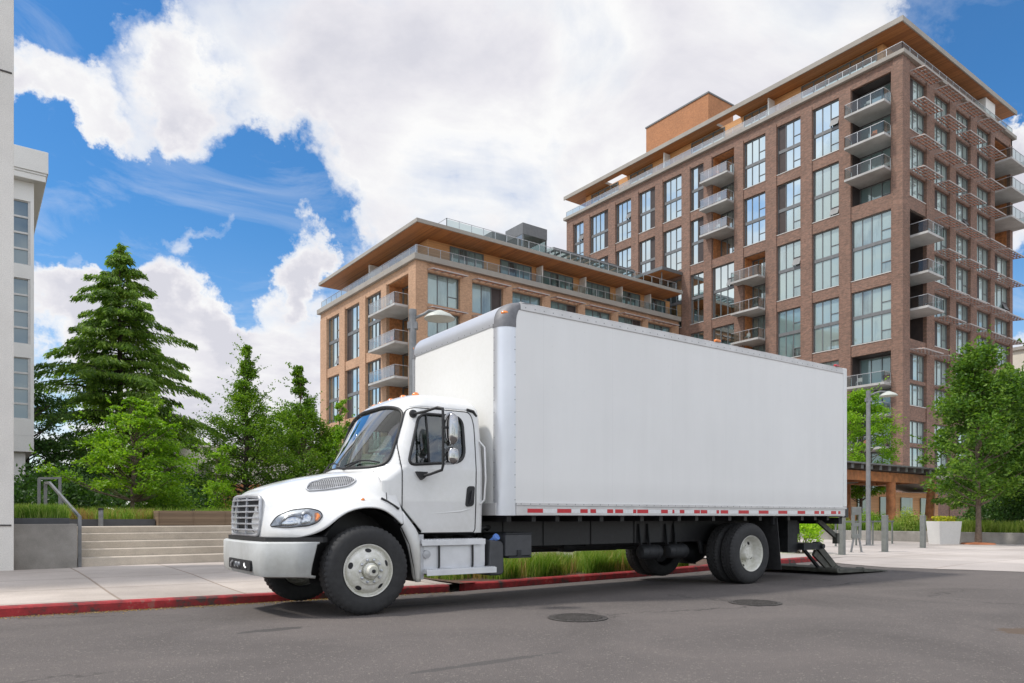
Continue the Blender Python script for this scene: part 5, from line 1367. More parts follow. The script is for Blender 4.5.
        inner(roundpoly([(-.90, 1.02), (-.82, 1.12), (-.71, 1.155), (-.665, 1.10), (-.71, 1.02), (-.82, 1.002)], [.04]*6, 4), .02, 'high_beam', M['chrome'])
        inner(roundpoly([(-.70, 1.02), (-.67, 1.155), (-.60, 1.185), (-.555, 1.12), (-.60, 1.035)], [.035]*5, 4), .02, 'low_beam', M['chrome'])
        inner(roundpoly([(-.56, 1.055), (-.545, 1.155), (-.505, 1.165), (-.485, 1.12), (-.53, 1.06)], [.02]*5, 4), .015, 'turn_signal', M['amber'])
        patch(hp, s, .022, 'lens', M['lens'], o, K=8)
        mb = MB(); mb.tube([Vector(p) for p in rim], .006, 6, closed=True); mb.build('bezel', M['black'], o, smooth_angle=60)
        # amber side marker on the fender, hood latch, hood/cowl gap
        p, nn = hit(.0, 1.305, s)
        mb = MB(); mb.lathe([(.024, 0), (.02, .008), (0, .011)], p, 'Y', 14); 
        if s > 0: mb.v = [(x, 2*p.y-y, z) for x, y, z in mb.v]
        mb.build('side_marker_light', M['amber'], TR, smooth_angle=60)
        P = [hit(x, z, s)[0] for x, z in ((.23, 1.33), (.30, 1.295), (.37, 1.25), (.43, 1.205))]
        P = [q + Vector((0, s*.012, 0)) for q in P if q]
        if len(P) > 2:
            mb = MB(); mb.tube(P, [.014, .010, .010, .016][:len(P)], 8); mb.build('hood_latch', M['black'], TR, smooth_angle=50)
        P = []
        for x, z in ((.25, 1.655), (.30, 1.60), (.305, 1.5), (.305, 1.4), (.30, 1.315)):
            q, _ = hit(x, z, s)
            if q: P.append(q + Vector((0, 0, 0)))
        if len(P) > 2:
            mb = MB(); mb.tube(P, .005, 6); mb.build('hood_gap', M['black'], TR, smooth_angle=50)
    ev.to_mesh_clear()
    # grille
    gr = MB()
    out = roundpoly([(-.56, .905), (.56, .905), (.60, 1.10), (.56, 1.335), (.30, 1.352), (-.30, 1.352), (-.56, 1.335), (-.60, 1.10)], [.05, .05, .1, .05, .03, .03, .05, .1], 5)
    def gx(y, z): return -1.075 - (0) + .06*(abs(y)/.6)**2.5 + max(0, z-1.2)*.14
    gr.tube([(gx(y, z), y, z) for y, z in out], .022, 8, closed=True); go = gr.build('grille', M['alu_dull'], TR, smooth_angle=60)
    mb = MB(); mb.add([(gx(y, z)+.004, y, z) for y, z in out] + [(gx(0, 1.1)+.004, 0, 1.1)], [(i, (i+1) % len(out), len(out)) for i in range(len(out))]); mb.build('grille_backing', M['interior'], go)
    mb = MB()
    for k in range(6):
        z = .965 + k*.068; hw = .575
        P = [(gx(y, z)-.012, y, z) for y in np.linspace(-hw, hw, 15)]
        for a, b in zip(P, P[1:]): mb.bar(a, b, .03, .019)
    for y in (-.2, .2): mb.bar((gx(y, .92)+.0, y, .92), (gx(y, 1.33)+.0, y, 1.33), .02, .03)
    mb.build('slat', M['alu'], go, bevel=.003)
    # bumper
    pl = [(-.58, -1.19), (-.80, -1.06), (-1.03, -.88), (-1.085, -.80), (-1.11, -.4), (-1.115, 0), (-1.11, .4), (-1.085, .80), (-1.03, .88), (-.80, 1.06), (-.58, 1.19)]
    mb = MB(); rows = []
    for z, k in ((.838, .03), (.825, .008), (.815, .0), (.60, 0), (.50, .006), (.455, .02), (.44, .08)):
        rows.append([(x + k - (.10*max(0, .825-z)/.38 if i in (0, 10) else 0), y, z + (.0)) for i, (x, y) in enumerate(pl)])
    mb.grid(rows); 
    # cut the tow opening by leaving faces out of the middle row
    bo = mb.build('bumper', M['bumper_paint'], TR, smooth_angle=35)
    m = bo.modifiers.new('t', 'SOLIDIFY'); m.thickness = .03; m.offset = -1
    mb = MB()
    for y0, y1 in ((-.56, .36),):
        P = roundpoly([(y0, .50), (y1, .50), (y1, .62), (y0, .62)], [.03]*4, 4); mb.prism(P, 'X', -1.126, -1.10)
    t = mb.build('bumper_opening', M['interior'], bo)
    for y in (-.12, .0): mb = MB(); mb.lathe([(.03, 0), (.03, .03), (0, .035)], (-1.15, y, .56), 'X', 12); mb.build('tow_pin', M['alu_dull'], t, smooth_angle=40)
    mb = MB()
    mb.tube([(-1.13, -.35, .58), (-1.14, -.39, .55), (-1.13, -.42, .53)], .012, 6); mb.build('tow_hook', M['alu_dull'], t, smooth_angle=40); mb = MB(); mb.tube([(-1.13, .17, .59), (-1.14, .2, .56), (-1.13, .23, .52)], .012, 6)
    mb.build('tow_hook', M['alu_dull'], t, smooth_angle=40)
    mb = MB(); mb.prism([(x+.06, y) for x, y in pl] + [(-.45, 1.15), (-.45, -1.15)], 'Z', .83, .885); mb.box(-.78, -.4, -.8, .8, .47, .80); mb.build('bumper_bracket', M['black'], TR)
build_hood()

# ---- wheels
def tyre_mb(out_sign, width=.275, Ro=.505, Ri=.292, tread=True):
    mb = MB(); h = width/2
    prof = [(Ri, h-.03), (Ri+.02, h-.008), (.36, h+.002), (.42, h), (.465, h-.012), (.488, h-.03), (.499, h-.045)]
    gr = []
    xs = np.linspace(h-.05, -(h-.05), 5)
    for i, q in enumerate(xs[:-1]):
        a, b = xs[i], xs[i+1]; gr += [(Ro, a), (Ro, b+.010), (Ro-.013, b+.009), (Ro-.013, b+.0035)] if i < 3 else [(Ro, a), (Ro, b)]
    prof += gr + [(.499, -(h-.045)), (.488, -(h-.03)), (.465, -(h-.012)), (.42, -h), (.36, -h), (Ri+.02, -(h-.008)), (Ri, -(h-.03))]
    npf = len(prof)
    def rj(i, j, r): return r - (.011 if (4 < i < npf-5 and j % 3 == 0 and (i < 9 or i > npf-10)) else 0)
    mb.lathe([(r, y*out_sign) for r, y in prof], (0,0,0), 'Y', 150, 0, rj); return mb
def holes(mb, n, r, prof, out, a0=0, w=.030, l=.020):
    pp = sorted((a, b) for a, b in prof if a < .262)
    for k in range(n):
        a = a0 + 2*PI*k/n; c = Vector((math.cos(a)*r, 0, math.sin(a)*r)); t = Vector((-math.sin(a), 0, math.cos(a))); rad = Vector((math.cos(a), 0, math.sin(a)))
        vs = [c + t*w*math.cos(q) + rad*l*math.sin(q) for q in np.linspace(0, 2*PI, 25)[:-1]]; vs = [c] + vs
        vs = [Vector((p.x, -out*(interp(math.hypot(p.x, p.z), pp)+.003), p.z)) for p in vs]; mb.add(vs, [(0, 1+i, 1+(i+1) % 24) for i in range(24)], 1)
def front_wheel(x, yc, s):
    # s=-1 camera side; lathe h goes along -Y, so outward = h*(-s)
    o = -s; root = empty('wheel', (x, yc, .505)); root.parent = TR
    tyre_mb(o).build('tyre', M['rubber'], root, smooth_angle=35)
    f = .1375; mb = MB()
    prof = [(.292, f-.24), (.292, f-.03), (.300, f-.012), (.297, f-.006), (.286, f-.012), (.274, f-.045), (.262, f-.05), (.245, f-.02), (.225, f+.004), (.20, f+.016), (.17, f+.022), (.158, f+.030), (.152, f+.040), (.108, f+.040), (.100, f+.022), (.092, f+.020), (.088, f+.062), (.072, f+.068), (.066, f+.115), (.055, f+.128), (.03, f+.13), (0, f+.13)]
    mb.lathe([(r, y*o) for r, y in prof], (0,0,0), 'Y', 64)
    holes(mb, 5, .228, prof, o, .35, .038, .022)
    ro = mb.build('rim', [M['rim'], M['interior']], root, smooth_angle=40)
    mb = MB()
    for k in range(10):
        a = 2*PI*k/10; mb.lathe([(.017, 0), (.017, .022*o), (.010, .032*o), (0, .034*o)], (math.cos(a)*.128, -o*(f+.036), math.sin(a)*.128), 'Y', 6)
    mb.build('wheel_nut', M['alu'], ro)
    mb = MB(); mb.lathe([(.022, 0), (.022, .008*o), (0, .010*o)], (0, -o*(f+.13), 0), 'Y', 14); mb.build('hub_cap', M['black'], ro)
    return root
def rear_wheel(x, yc, s, outer=True):
    o = -s; root = empty('wheel', (x, yc, .505)); root.parent = TR
    tyre_mb(o).build('tyre', M['rubber'], root, smooth_angle=35)
    f = .1375; mb = MB()
    if outer: prof = [(.292, -.10), (.292, f-.03), (.300, f-.012), (.297, f-.006), (.286, f-.014), (.276, f-.045), (.270, f-.14), (.258, f-.165), (.235, f-.175), (.175, f-.175), (.165, f-.168), (.11, f-.168), (.105, f-.10), (.10, f-.07), (.09, f-.06), (0, f-.058)]
    else: prof = [(.292, -.12), (.292, f-.03), (.286, f-.03), (.27, f-.1), (.24, -.02), (0, -.02)]
    mb.lathe([(r, y*o) for r, y in prof], (0,0,0), 'Y', 56)
    if outer: holes(mb, 5, .208, prof, o, .9, .036, .024)
    ro = mb.build('rim', [M['rim'] if outer else M['darkmetal'], M['interior']], root, smooth_angle=40)
    if outer:
        mb = MB()
        for k in range(10):
            a = 2*PI*k/10; mb.lathe([(.017, 0), (.017, .024*o), (0, .03*o)], (math.cos(a)*.135, -o*(f-.168), math.sin(a)*.135), 'Y', 6)
        for k in range(8):
            a = 2*PI*k/8; mb.lathe([(.008, 0), (.008, .01*o), (0, .011*o)], (math.cos(a)*.082, -o*(f-.062), math.sin(a)*.082), 'Y', 6)
        mb.build('wheel_nut', M['rim'], ro)
    return root
front_wheel(0, -1.11, -1); w = front_wheel(0, 1.11, 1); w.location.z = .455
for s in (-1, 1):
    rear_wheel(6.80, s*1.125, s, True); rear_wheel(6.80, s*.815, s, False)

# ---- cargo body
def build_box():
    R_ = .16
    root = MB()
    # side panels and floor (one shell), rounded front vertical corners are the corner posts
    root.add([(BX0+R_+.02, -HW, ZB+.16), (BX1-.12, -HW, ZB+.16), (BX1-.12, -HW, ZT-.10), (BX0+R_+.02, -HW, ZT-.10)], [(0,1,2,3)])
    root.add([(BX0+R_+.02, HW, ZB+.16), (BX1-.12, HW, ZB+.16), (BX1-.12, HW, ZT-.10), (BX0+R_+.02, HW, ZT-.10)], [(0,1,2,3)])
    root.box(BX0+R_+.03, BX1-.02, -HW+.02, HW-.02, ZB+.02, ZT-.30); root.box(BX0+.03, BX0+R_+.029, -HW+R_+.01, HW-R_-.01, ZB+.02, ZT-.30); root.box(BX0+.48, BX1-.021, -HW+.02, HW-.02, ZT-.299, ZT-.061)
    c = root.build('cargo_box', M['box_panel'], TR)
    mb = MB(); mb.box(BX0+.004, BX0+.028, -HW+R_-.02, HW-R_+.02, ZB+.16, ZT-.27); mb.build('front_panel', M['box_front'], c)
    def arc(cx, cy, r, a0, a1, n=12): return [(cx + r*math.cos(a), cy + r*math.sin(a)) for a in np.linspace(a0, a1, n)]
    for s in (-1, 1):
        out = arc(BX0+R_, s*(HW-R_), R_, PI, PI + s*(-1)*(-PI/2) if s > 0 else PI*1.5) if False else None
        pts = []
        for k in range(15):
            a = PI/2*k/14; pts.append((BX0 + R_ - R_*math.cos(a), s*(HW - R_ + R_*math.sin(a))))
        strip = [(BX0-.004, s*(HW-R_-.035)), (BX0-.004, s*(HW-R_))] + [(p[0]-.004*math.cos(PI/2*k/14), p[1]+s*.004*math.sin(PI/2*k/14)) for k, p in enumerate(pts)][1:] + [(BX0+R_+.045, s*(HW+.004))]
        mb = MB(); mb.grid([[(x, y, ZB) for x, y in strip], [(x, y, ZT-.27) for x, y in strip]]); mb.build('corner_post', M['post_alu'], c, smooth_angle=40)
        # corner casting
        mb = MB(); rows = []
        for k in range(13):
            t = k/12; a = t*PI/2; zz = (ZT-.335) if k == 0 else ZT-.29 + .296*math.sin(a); ins = .262*(1-math.cos(a)); o_ = .007
            cyy = HW - R_; xe_ = lerp(BX0+R_+.05, BX0+.50, (t**2.2))
            row = [(BX0-o_+ins, s*(cyy-.05-.03*t), zz)]
            for j in range(13): b = PI/2*j/12; row.append((BX0+ins+R_ - (R_+o_)*math.cos(b), s*(cyy + (R_+o_)*math.sin(b)), zz))
            row.append((max(xe_, BX0+ins+R_+.01), s*(HW+o_), zz)); row.append((max(xe_, BX0+ins+R_+.01)+.002, s*(HW-.01), zz))
            rows.append(row)
        mb.add([rows[-1][i] for i in range(len(rows[-1]))] + [(BX0+.47, s*(HW-R_-.08), ZT+.006)], [tuple(range(len(rows[-1])+1))])
        # keep the side face vertical below the roof edge
        mb.grid(rows); cc = mb.build('corner_casting', M['cast'], c, smooth_angle=50)
        mb = MB(); mb.lathe([(.05, 0), (.045, .012), (0, .02)], (0,0,0), 'Y', 18)
        e = mb.build('marker_light', M['amber'], cc, smooth_angle=60); e.location = (BX0+.075, s*(HW-.055), ZT-.155); e.rotation_euler = (0, 0, R(-40) if s < 0 else R(-140)); e.scale = (1, 1, .55)
    # curved cap along the front top edge
    mb = MB(); rows = []
    prof = [(BX0-.004, ZT-.31), (BX0-.006, ZT-.27)] + [(BX0 + .26 - .266*math.cos(a), ZT - .26 + .262*math.sin(a)) for a in np.linspace(0, PI/2, 12)] + [(BX0+.40, ZT+.002)]
    for y in np.linspace(-(HW-R_-.02), HW-R_-.02, 12): rows.append([(x, y, z) for x, z in prof])
    mb.grid(rows); mb.build('front_cap', M['post_alu'], c, smooth_angle=50)
    # roof
    mb = MB(); mb.box(BX0+.48, BX1-.03, -HW+.03, HW-.03, ZT-.06, ZT-.003); mb.box(BX0+.27, BX0+.479, -HW+R_+.02, HW-R_-.02, ZT-.06, ZT-.004); mb.build('roof', M['alu_dull'], c)
    rw = MB()
    for s in (-1, 1):
        mb = MB(); y = s*HW
        mb.box(BX0+.28, BX1-.12, min(y-s*.03, y+s*.012), max(y-s*.03, y+s*.012), ZT-.10, ZT-.015)
        mb.box(BX0+.28, BX1-.12, min(y-s*.06, y+s*.004), max(y-s*.06, y+s*.004), ZT-.014, ZT+.006)
        mb.build('roof_rail', M['rail'], c, bevel=.006)
        mb = MB()
        mb.box(BX0+R_+.05, BX1-.03, min(y-s*.02, y+s*.014), max(y-s*.02, y+s*.014), ZB, ZB+.125)
        mb.box(BX0+R_+.05, BX1-.03, min(y-s*.02, y+s*.022), max(y-s*.02, y+s*.022), ZB+.1255, ZB+.165)
        mb.build('bottom_rail', M['rail'], c, bevel=.004)
        # rear frame post
        mb = MB(); mb.box(BX1-.12, BX1, min(y-s*.10, y+s*.010), max(y-s*.10, y+s*.010), ZB+.17, ZT+.01); mb.build('rear_post', M['white_paint'], c, bevel=.01)
        # reflective tape
        tp = [(2.17, 2.42), (2.66, 2.90), (3.06, 3.19), (3.24, 3.34), (3.55, 3.66), (3.70, 3.85), (4.05, 4.11), (4.13, 4.35), (4.62, 4.76), (4.86, 4.90), (5.02, 5.12), (5.34, 5.47), (5.49, 5.64), (5.86, 5.92), (5.96, 6.14), (6.40, 6.66), (6.92, 7.18), (7.45, 7.70), (8.0, 8.22), (8.50, 8.64), (8.70, 8.80), (9.02, 9.18), (9.25, 9.32)]
        mb = MB()
        prev = BX0+R_+.1
        for a, b in tp:
            lo, hi = sorted((y + s*.0142, y + s*.0155)); mb.box(a, b, lo, hi, ZB+.035, ZB+.088, 0)
        t = mb.build('reflective_tape', M['tape_red'], c)
        mb = MB()
        for (a, b), (c2, d) in zip(tp, tp[1:]):
            lo, hi = sorted((y + s*.0142, y + s*.0153)); mb.box(b+.004, c2-.004, lo, hi, ZB+.036, ZB+.087, 0)
        mb.build('white_strip', M['tape_white'], t)
        # rivets
        rv = MB()
        def riv(x, yy, z, ax='Y'):
            r = .009
            if ax == 'Y': rv.add([(x-r, yy, z), (x, yy, z-r), (x+r, yy, z), (x, yy, z+r), (x, yy+s*.004, z)], [(0,1,4),(1,2,4),(2,3,4),(3,0,4)])
            else: rv.add([(x, yy-r, z), (x, yy, z-r), (x, yy+r, z), (x, yy, z+r), (x-.004, yy, z)], [(0,1,4),(1,2,4),(2,3,4),(3,0,4)])
        for k in range(int((BX1-BX0-.5)/.15)): riv(BX0+R_+.12+k*.15, y + s*.0225, ZB+.148); riv(BX0+R_+.2+k*.15, y + s*.0125, ZT-.06)
        for k in range(15): riv(BX0+R_+.036, y + s*.0045, ZB+.2+k*.16); 
        for k in range(15): riv(BX0-.0045, s*(HW-R_-.02), ZB+.2+k*.16, 'X')
        rv.build('rivet_line', M['cast'], c, fix=False)
        # faint dimples of the inner posts along the panel
        rv = MB()
        for i in range(1, 13):
            x = BX0+R_+.55*i+.1
            for k in range(9): riv(x, y + s*.0005, ZB+.35+k*.27)
        rv.build('panel_rivet_line', M['box_panel'], c, fix=False)
    rv = MB()
    mb = MB()
    for k in range(14): mb.lathe([(.008, 0), (0, -.006)], (BX0-.006, -1.0+k*.155, ZT-.285), 'X', 6)
    mb.build('rivet_line', M['cast'], c, fix=False)
    # front lower rail under the front wall
    mb = MB(); mb.box(BX0-.012, BX0+.02, -HW+R_-.03, HW-R_+.03, ZB, ZB+.16); mb.build('front_rail', M['rail'], c, bevel=.004)
    # side marker lights along the roof rail
    for x, m in ((5.9, 'amber'), (9.22, 'redlens')):
        for s in (-1, 1):
            mb = MB(); mb.box(x-.06, x+.06, s*HW-.03, s*HW+.03, ZT+.006, ZT+.05); mb.build('marker_light', M[m], c, bevel=.015)
    # rear frame, doors
    mb = MB(); mb.box(BX1-.12, BX1, -HW+.10, HW-.10, ZT-.16, ZT+.01); mb.box(BX1-.12, BX1+.01, -HW+.0, HW-.0, ZB-.02, ZB+.165); mb.build('rear_frame', M['white_paint'], c, bevel=.01)
    mb = MB()
    for k in range(6): mb.box(BX1-.06, BX1-.02, -HW+.11, HW-.11, ZB+.18+k*.41, ZB+.18+k*.41+.40)
    mb.build('roll_up_door', M['box_panel'], c, bevel=.01)
    mb = MB(); mb.box(BX1-.07, BX1+.03, -HW-.018, -HW+.10, ZB-.03, ZB+.155); mb.build('rear_bumper_corner', M['black'], c)
build_box()

# ---- chassis and under-body equipment
def build_chassis():
    for s in (-1, 1):
        mb = MB(); mb.box(-.85, 9.3, s*.43-.04, s*.43+.04, .78, 1.02); mb.build('frame_rail', M['darkmetal'], TR)
    mb = MB()
    for x in np.arange(2.0, 9.4, .4): mb.box(x-.035, x+.035, -HW+.16, HW-.16, 1.05, 1.128)
    mb.build('cross_sill', M['black'], TR)
    mb = MB(); mb.box(BX0+.1, 7.0, -.56, -.53, .70, 1.12)
    for x in (2.3, 3.0, 3.9, 4.8, 5.7): mb.box(x-.012, x+.012, -.575, -.561, .70, 1.12)
    mb.box(4.2, 6.0, .5, .54, .72, 1.10); mb.build('side_shield', M['black'], TR)
    mb = MB(); mb.tube([(1.2, 0, .78), (3.9, 0, .66)], .05, 12); mb.tube([(3.9, 0, .66), (6.6, 0, .58)], .055, 12)
    mb.tube([(3.75, 0, .665), (4.0, 0, .655)], .10, 12); mb.tube([(2.0, .3, .62), (5.2, .3, .60)], .055, 10); mb.tube([(4.0, -.3, .68), (6.1, -.3, .66)], .02, 8)
    mb.build('drive_shaft', M['darkmetal'], TR, smooth_angle=40)
    mb = MB(); mb.box(-.6, 1.2, -.38, .38, .42, .86); mb.box(.5, 1.9, -.2, .2, .45, .8); mb.box(-.5, .4, -.45, .45, .8, 1.3); mb.build('engine', M['darkmetal'], TR, bevel=.05)
    mb = MB(); mb.tube([(0, -1.0, .50), (0, 1.0, .48)], .055, 12); mb.box(-.1, .1, -.42, .42, .36, .5); mb.tube([(-.25, -.9, .55), (-.25, .9, .52)], .02, 8)
    for s in (-1, 1):
        mb.box(-.7, .75, s*.43-.04, s*.43+.04, .60, .66); mb.tube([(-.08, s*.95, .3), (.0, s*.95, .75)], .05, 10)
    mb.build('front_axle', M['darkmetal'], TR, smooth_angle=40)
    mb = MB(); mb.tube([(6.8, -1.0, .505), (6.8, 1.0, .505)], .085, 14); mb.lathe([(0, -.26), (.12, -.24), (.2, -.12), (.22, 0), (.18, .14), (.1, .22), (0, .24)], (6.8, 0, .505), 'X', 20)
    for s in (-1, 1):
        mb.bar((6.0, s*.43, .78), (6.8, s*.43, .62), .09, .05); mb.bar((6.8, s*.43, .62), (7.6, s*.43, .78), .09, .05); mb.box(6.65, 6.95, s*.43-.06, s*.43+.06, .5, .72)
        mb.tube([(6.45, s*.5, .5), (6.3, s*.5, 1.0)], .045, 10)
    mb.build('rear_axle', M['darkmetal'], TR, smooth_angle=40)
    for x in (4.75, 5.35):
        mb = MB(); mb.lathe([(0, 0), (.09, .012), (.115, .05), (.115, .40), (.09, .44), (0, .45)], (x, -.72, .56), 'X', 20); mb.lathe([(.119, .12), (.119, .15)], (x, -.72, .56), 'X', 20); mb.lathe([(.119, .31), (.119, .34)], (x, -.72, .56), 'X', 20)
        mb.bar((x+.135, -.62, .58), (x+.135, -.56, 1.0), .05, .02); mb.bar((x+.325, -.62, .58), (x+.325, -.56, 1.0), .05, .02); mb.build('air_tank', M['darkmetal'], TR, smooth_angle=40)
    # fuel tank with steps
    mb = MB(); prof = roundpoly([(-1.09, .42), (-.62, .42), (-.62, .84), (-1.09, .84)], [.12, .06, .06, .10], 6); mb.prism(prof, 'X', .76, 1.66)
    ft = mb.build('fuel_tank', M['tank'], TR, smooth_angle=40, bevel=.012)
    for x in (.98, 1.46):
        mb = MB(); P = [(x, (y+.85)*1.04-.85, (z-.63)*1.04+.63) for y, z in prof]; 
        for a, b in zip(P, P[1:]+P[:1]): mb.bar(a, b, .055, .008, 0, (1,0,0))
        mb.build('tank_strap', M['black'], ft)
    for (z, x0, x1, y) in ((.79, .72, 1.62, -1.155), (.43, .76, 1.76, -1.20)):
        mb = MB(); mb.box(x0, x1, y, y+.16, z, z+.045); mb.box(x0, x1, y-.004, y-.0005, z-.025, z+.04)
        for k in range(int((x1-x0)/.04)): mb.box(x0+.01+k*.04, x0+.028+k*.04, y+.01, y+.15, z+.0455, z+.053)
        mb.build('cab_step', M['tank'], TR, bevel=.004)
    mb = MB(); mb.lathe([(0, 0), (.05, 0), (.05, .03), (0, .035)], (.80, -1.10, .66), 'Y', 16); mb.box(.70, .76, -1.12, -.7, .36, .90); mb.build('step_bracket', M['alu_dull'], TR, smooth_angle=40)
    mb = MB(); mb.prism(roundpoly([(1.70, .36), (1.93, .36), (1.93, .80), (1.72, .82)], [.04, .07, .08, .03], 5), 'Y', -1.12, -.66); dt = mb.build('fluid_tank', M['greybox'], TR, smooth_angle=40, bevel=.02)
    mb = MB(); mb.tube([(1.80, -1.02, .80), (1.82, -1.08, .84)], .032, 10); mb.tube([(1.82, -1.08, .84), (1.83, -1.11, .86)], .046, 14); mb.build('filler_cap', M['bluecap'], dt, smooth_angle=40)
    mb = MB(); mb.box(1.94, 2.36, -1.14, -.60, .60, .885); bb = mb.build('battery_box', M['greybox'], TR, bevel=.012)
    mb = MB(); mb.box(1.935, 2.365, -1.15, -.59, .885, .905); mb.box(2.12, 2.18, -1.155, -1.141, .60, .68); mb.box(1.98, 2.34, -1.16, -.6, .575, .598); mb.build('box_lid', M['darkmetal'], bb)
    mb = MB(); mb.tube([(1.6, -.9, .9), (1.75, -.9, .98), (1.9, -.8, .97), (2.0, -.6, .95)], .03, 8); mb.tube([(1.6, -.6, 1.0), (1.72, -.6, 1.25), (1.78, -.5, 1.05)], .02, 8); mb.tube([(1.66, -.7, 1.5), (1.75, -.72, 1.35), (1.76, -.65, 1.2)], .018, 8); mb.build('air_hose', M['black'], TR, smooth_angle=50)
    # mudflaps
    for s in (-1, 1):
        mb = MB(); mb.add([(7.62, s*1.24, .20), (7.62, s*.66, .20), (7.50, s*.66, 1.10), (7.50, s*1.24, 1.10), (7.635, s*1.24, .20), (7.635, s*.66, .20), (7.515, s*.66, 1.10), (7.515, s*1.24, 1.10)], [(0,1,2,3),(4,7,6,5),(0,4,5,1),(3,2,6,7),(0,3,7,4),(1,5,6,2)])
        mb.build('mud_flap', M['rubber'], TR)
        mb = MB(); mb.box(7.46, 7.54, s*1.2-.04 if s > 0 else s*1.2-.0, s*1.2+.04, .98, 1.12); mb.build('flap_bracket', M['darkmetal'], TR)
    # tail lift
    tl = MB(); 
    for s in (-1, 1): tl.box(8.42, 8.72, s*.72-.10, s*.72+.10, .46, 1.12)
    tl.tube([(9.28, -1.0, .56), (9.28, 1.0, .56)], .045, 12); tl.box(8.72, 9.30, -.95, .95, .50, .62); tl.box(8.3, 8.62, -.6, .6, .62, .80)
    o = tl.build('tail_lift', M['darkmetal'], TR, smooth_angle=40)
    for y in (-.86, .80):
        mb = MB(); mb.bar((9.28, y, .57), (9.86, y, .13), .06, .13); mb.bar((9.20, y+.02, .44), (9.76, y+.02, .08), .05, .12)
        mb.tube([(9.28, y-.05, .57), (9.28, y+.07, .57)], .075, 14); mb.tube([(9.86, y-.05, .12), (9.86, y+.07, .12)], .065, 14); mb.build('lift_arm', M['liftmetal'], o, smooth_angle=40)
    mb = MB(); mb.bar((9.2, -.62, .50), (9.7, -.62, .12), .05, .05); mb.bar((9.2, .55, .50), (9.7, .55, .12), .05, .05); mb.build('lift_cylinder', M['darkmetal'], o)
    mb = MB()
    mb.add([(9.62, -1.10, .045), (10.45, -1.10, .035), (10.45, 1.10, .035), (9.62, 1.10, .045), (9.62, -1.10, .125), (10.45, -1.10, .105), (10.45, 1.10, .105), (9.62, 1.10, .125)], [(0,3,2,1),(4,5,6,7),(0,1,5,4),(1,2,6,5),(2,3,7,6),(3,0,4,7)])
    mb.add([(10.49, -1.10, .03), (11.35, -1.10, .012), (11.35, 1.10, .012), (10.49, 1.10, .03), (10.49, -1.10, .10), (11.35, -1.10, .03), (11.35, 1.10, .03), (10.49, 1.10, .10)], [(0,3,2,1),(4,5,6,7),(0,1,5,4),(1,2,6,5),(2,3,7,6),(3,0,4,7)])
    for k in range(5): mb.tube([(10.47, -1.1+k*.5, .09), (10.47, -.95+k*.5, .09)], .035, 12)
    for k in range(9): mb.box(9.68+k*.08, 9.705+k*.08, -1.05, 1.05, .119-.0019*k, .127-.0019*k)
    for k in range(2): mb.tube([(9.60, -1.1+k*1.7, .10), (9.60, -.7+k*1.7, .10)], .05, 12)
    mb.build('lift_platform', M['liftmetal'], o, bevel=.006)
    mb = MB(); mb.bar((9.15, -.95, 1.05), (9.78, -.95, .72), .05, .09); mb.box(9.72, 9.80, -1.0, -.9, .60, .80); mb.build('support_strut', M['liftmetal'], o)
    mb = MB(); mb.box(9.44, 9.55, -1.2, 1.2, .98, 1.10); mb.build('rear_bumper', M['darkmetal'], TR)
build_chassis()

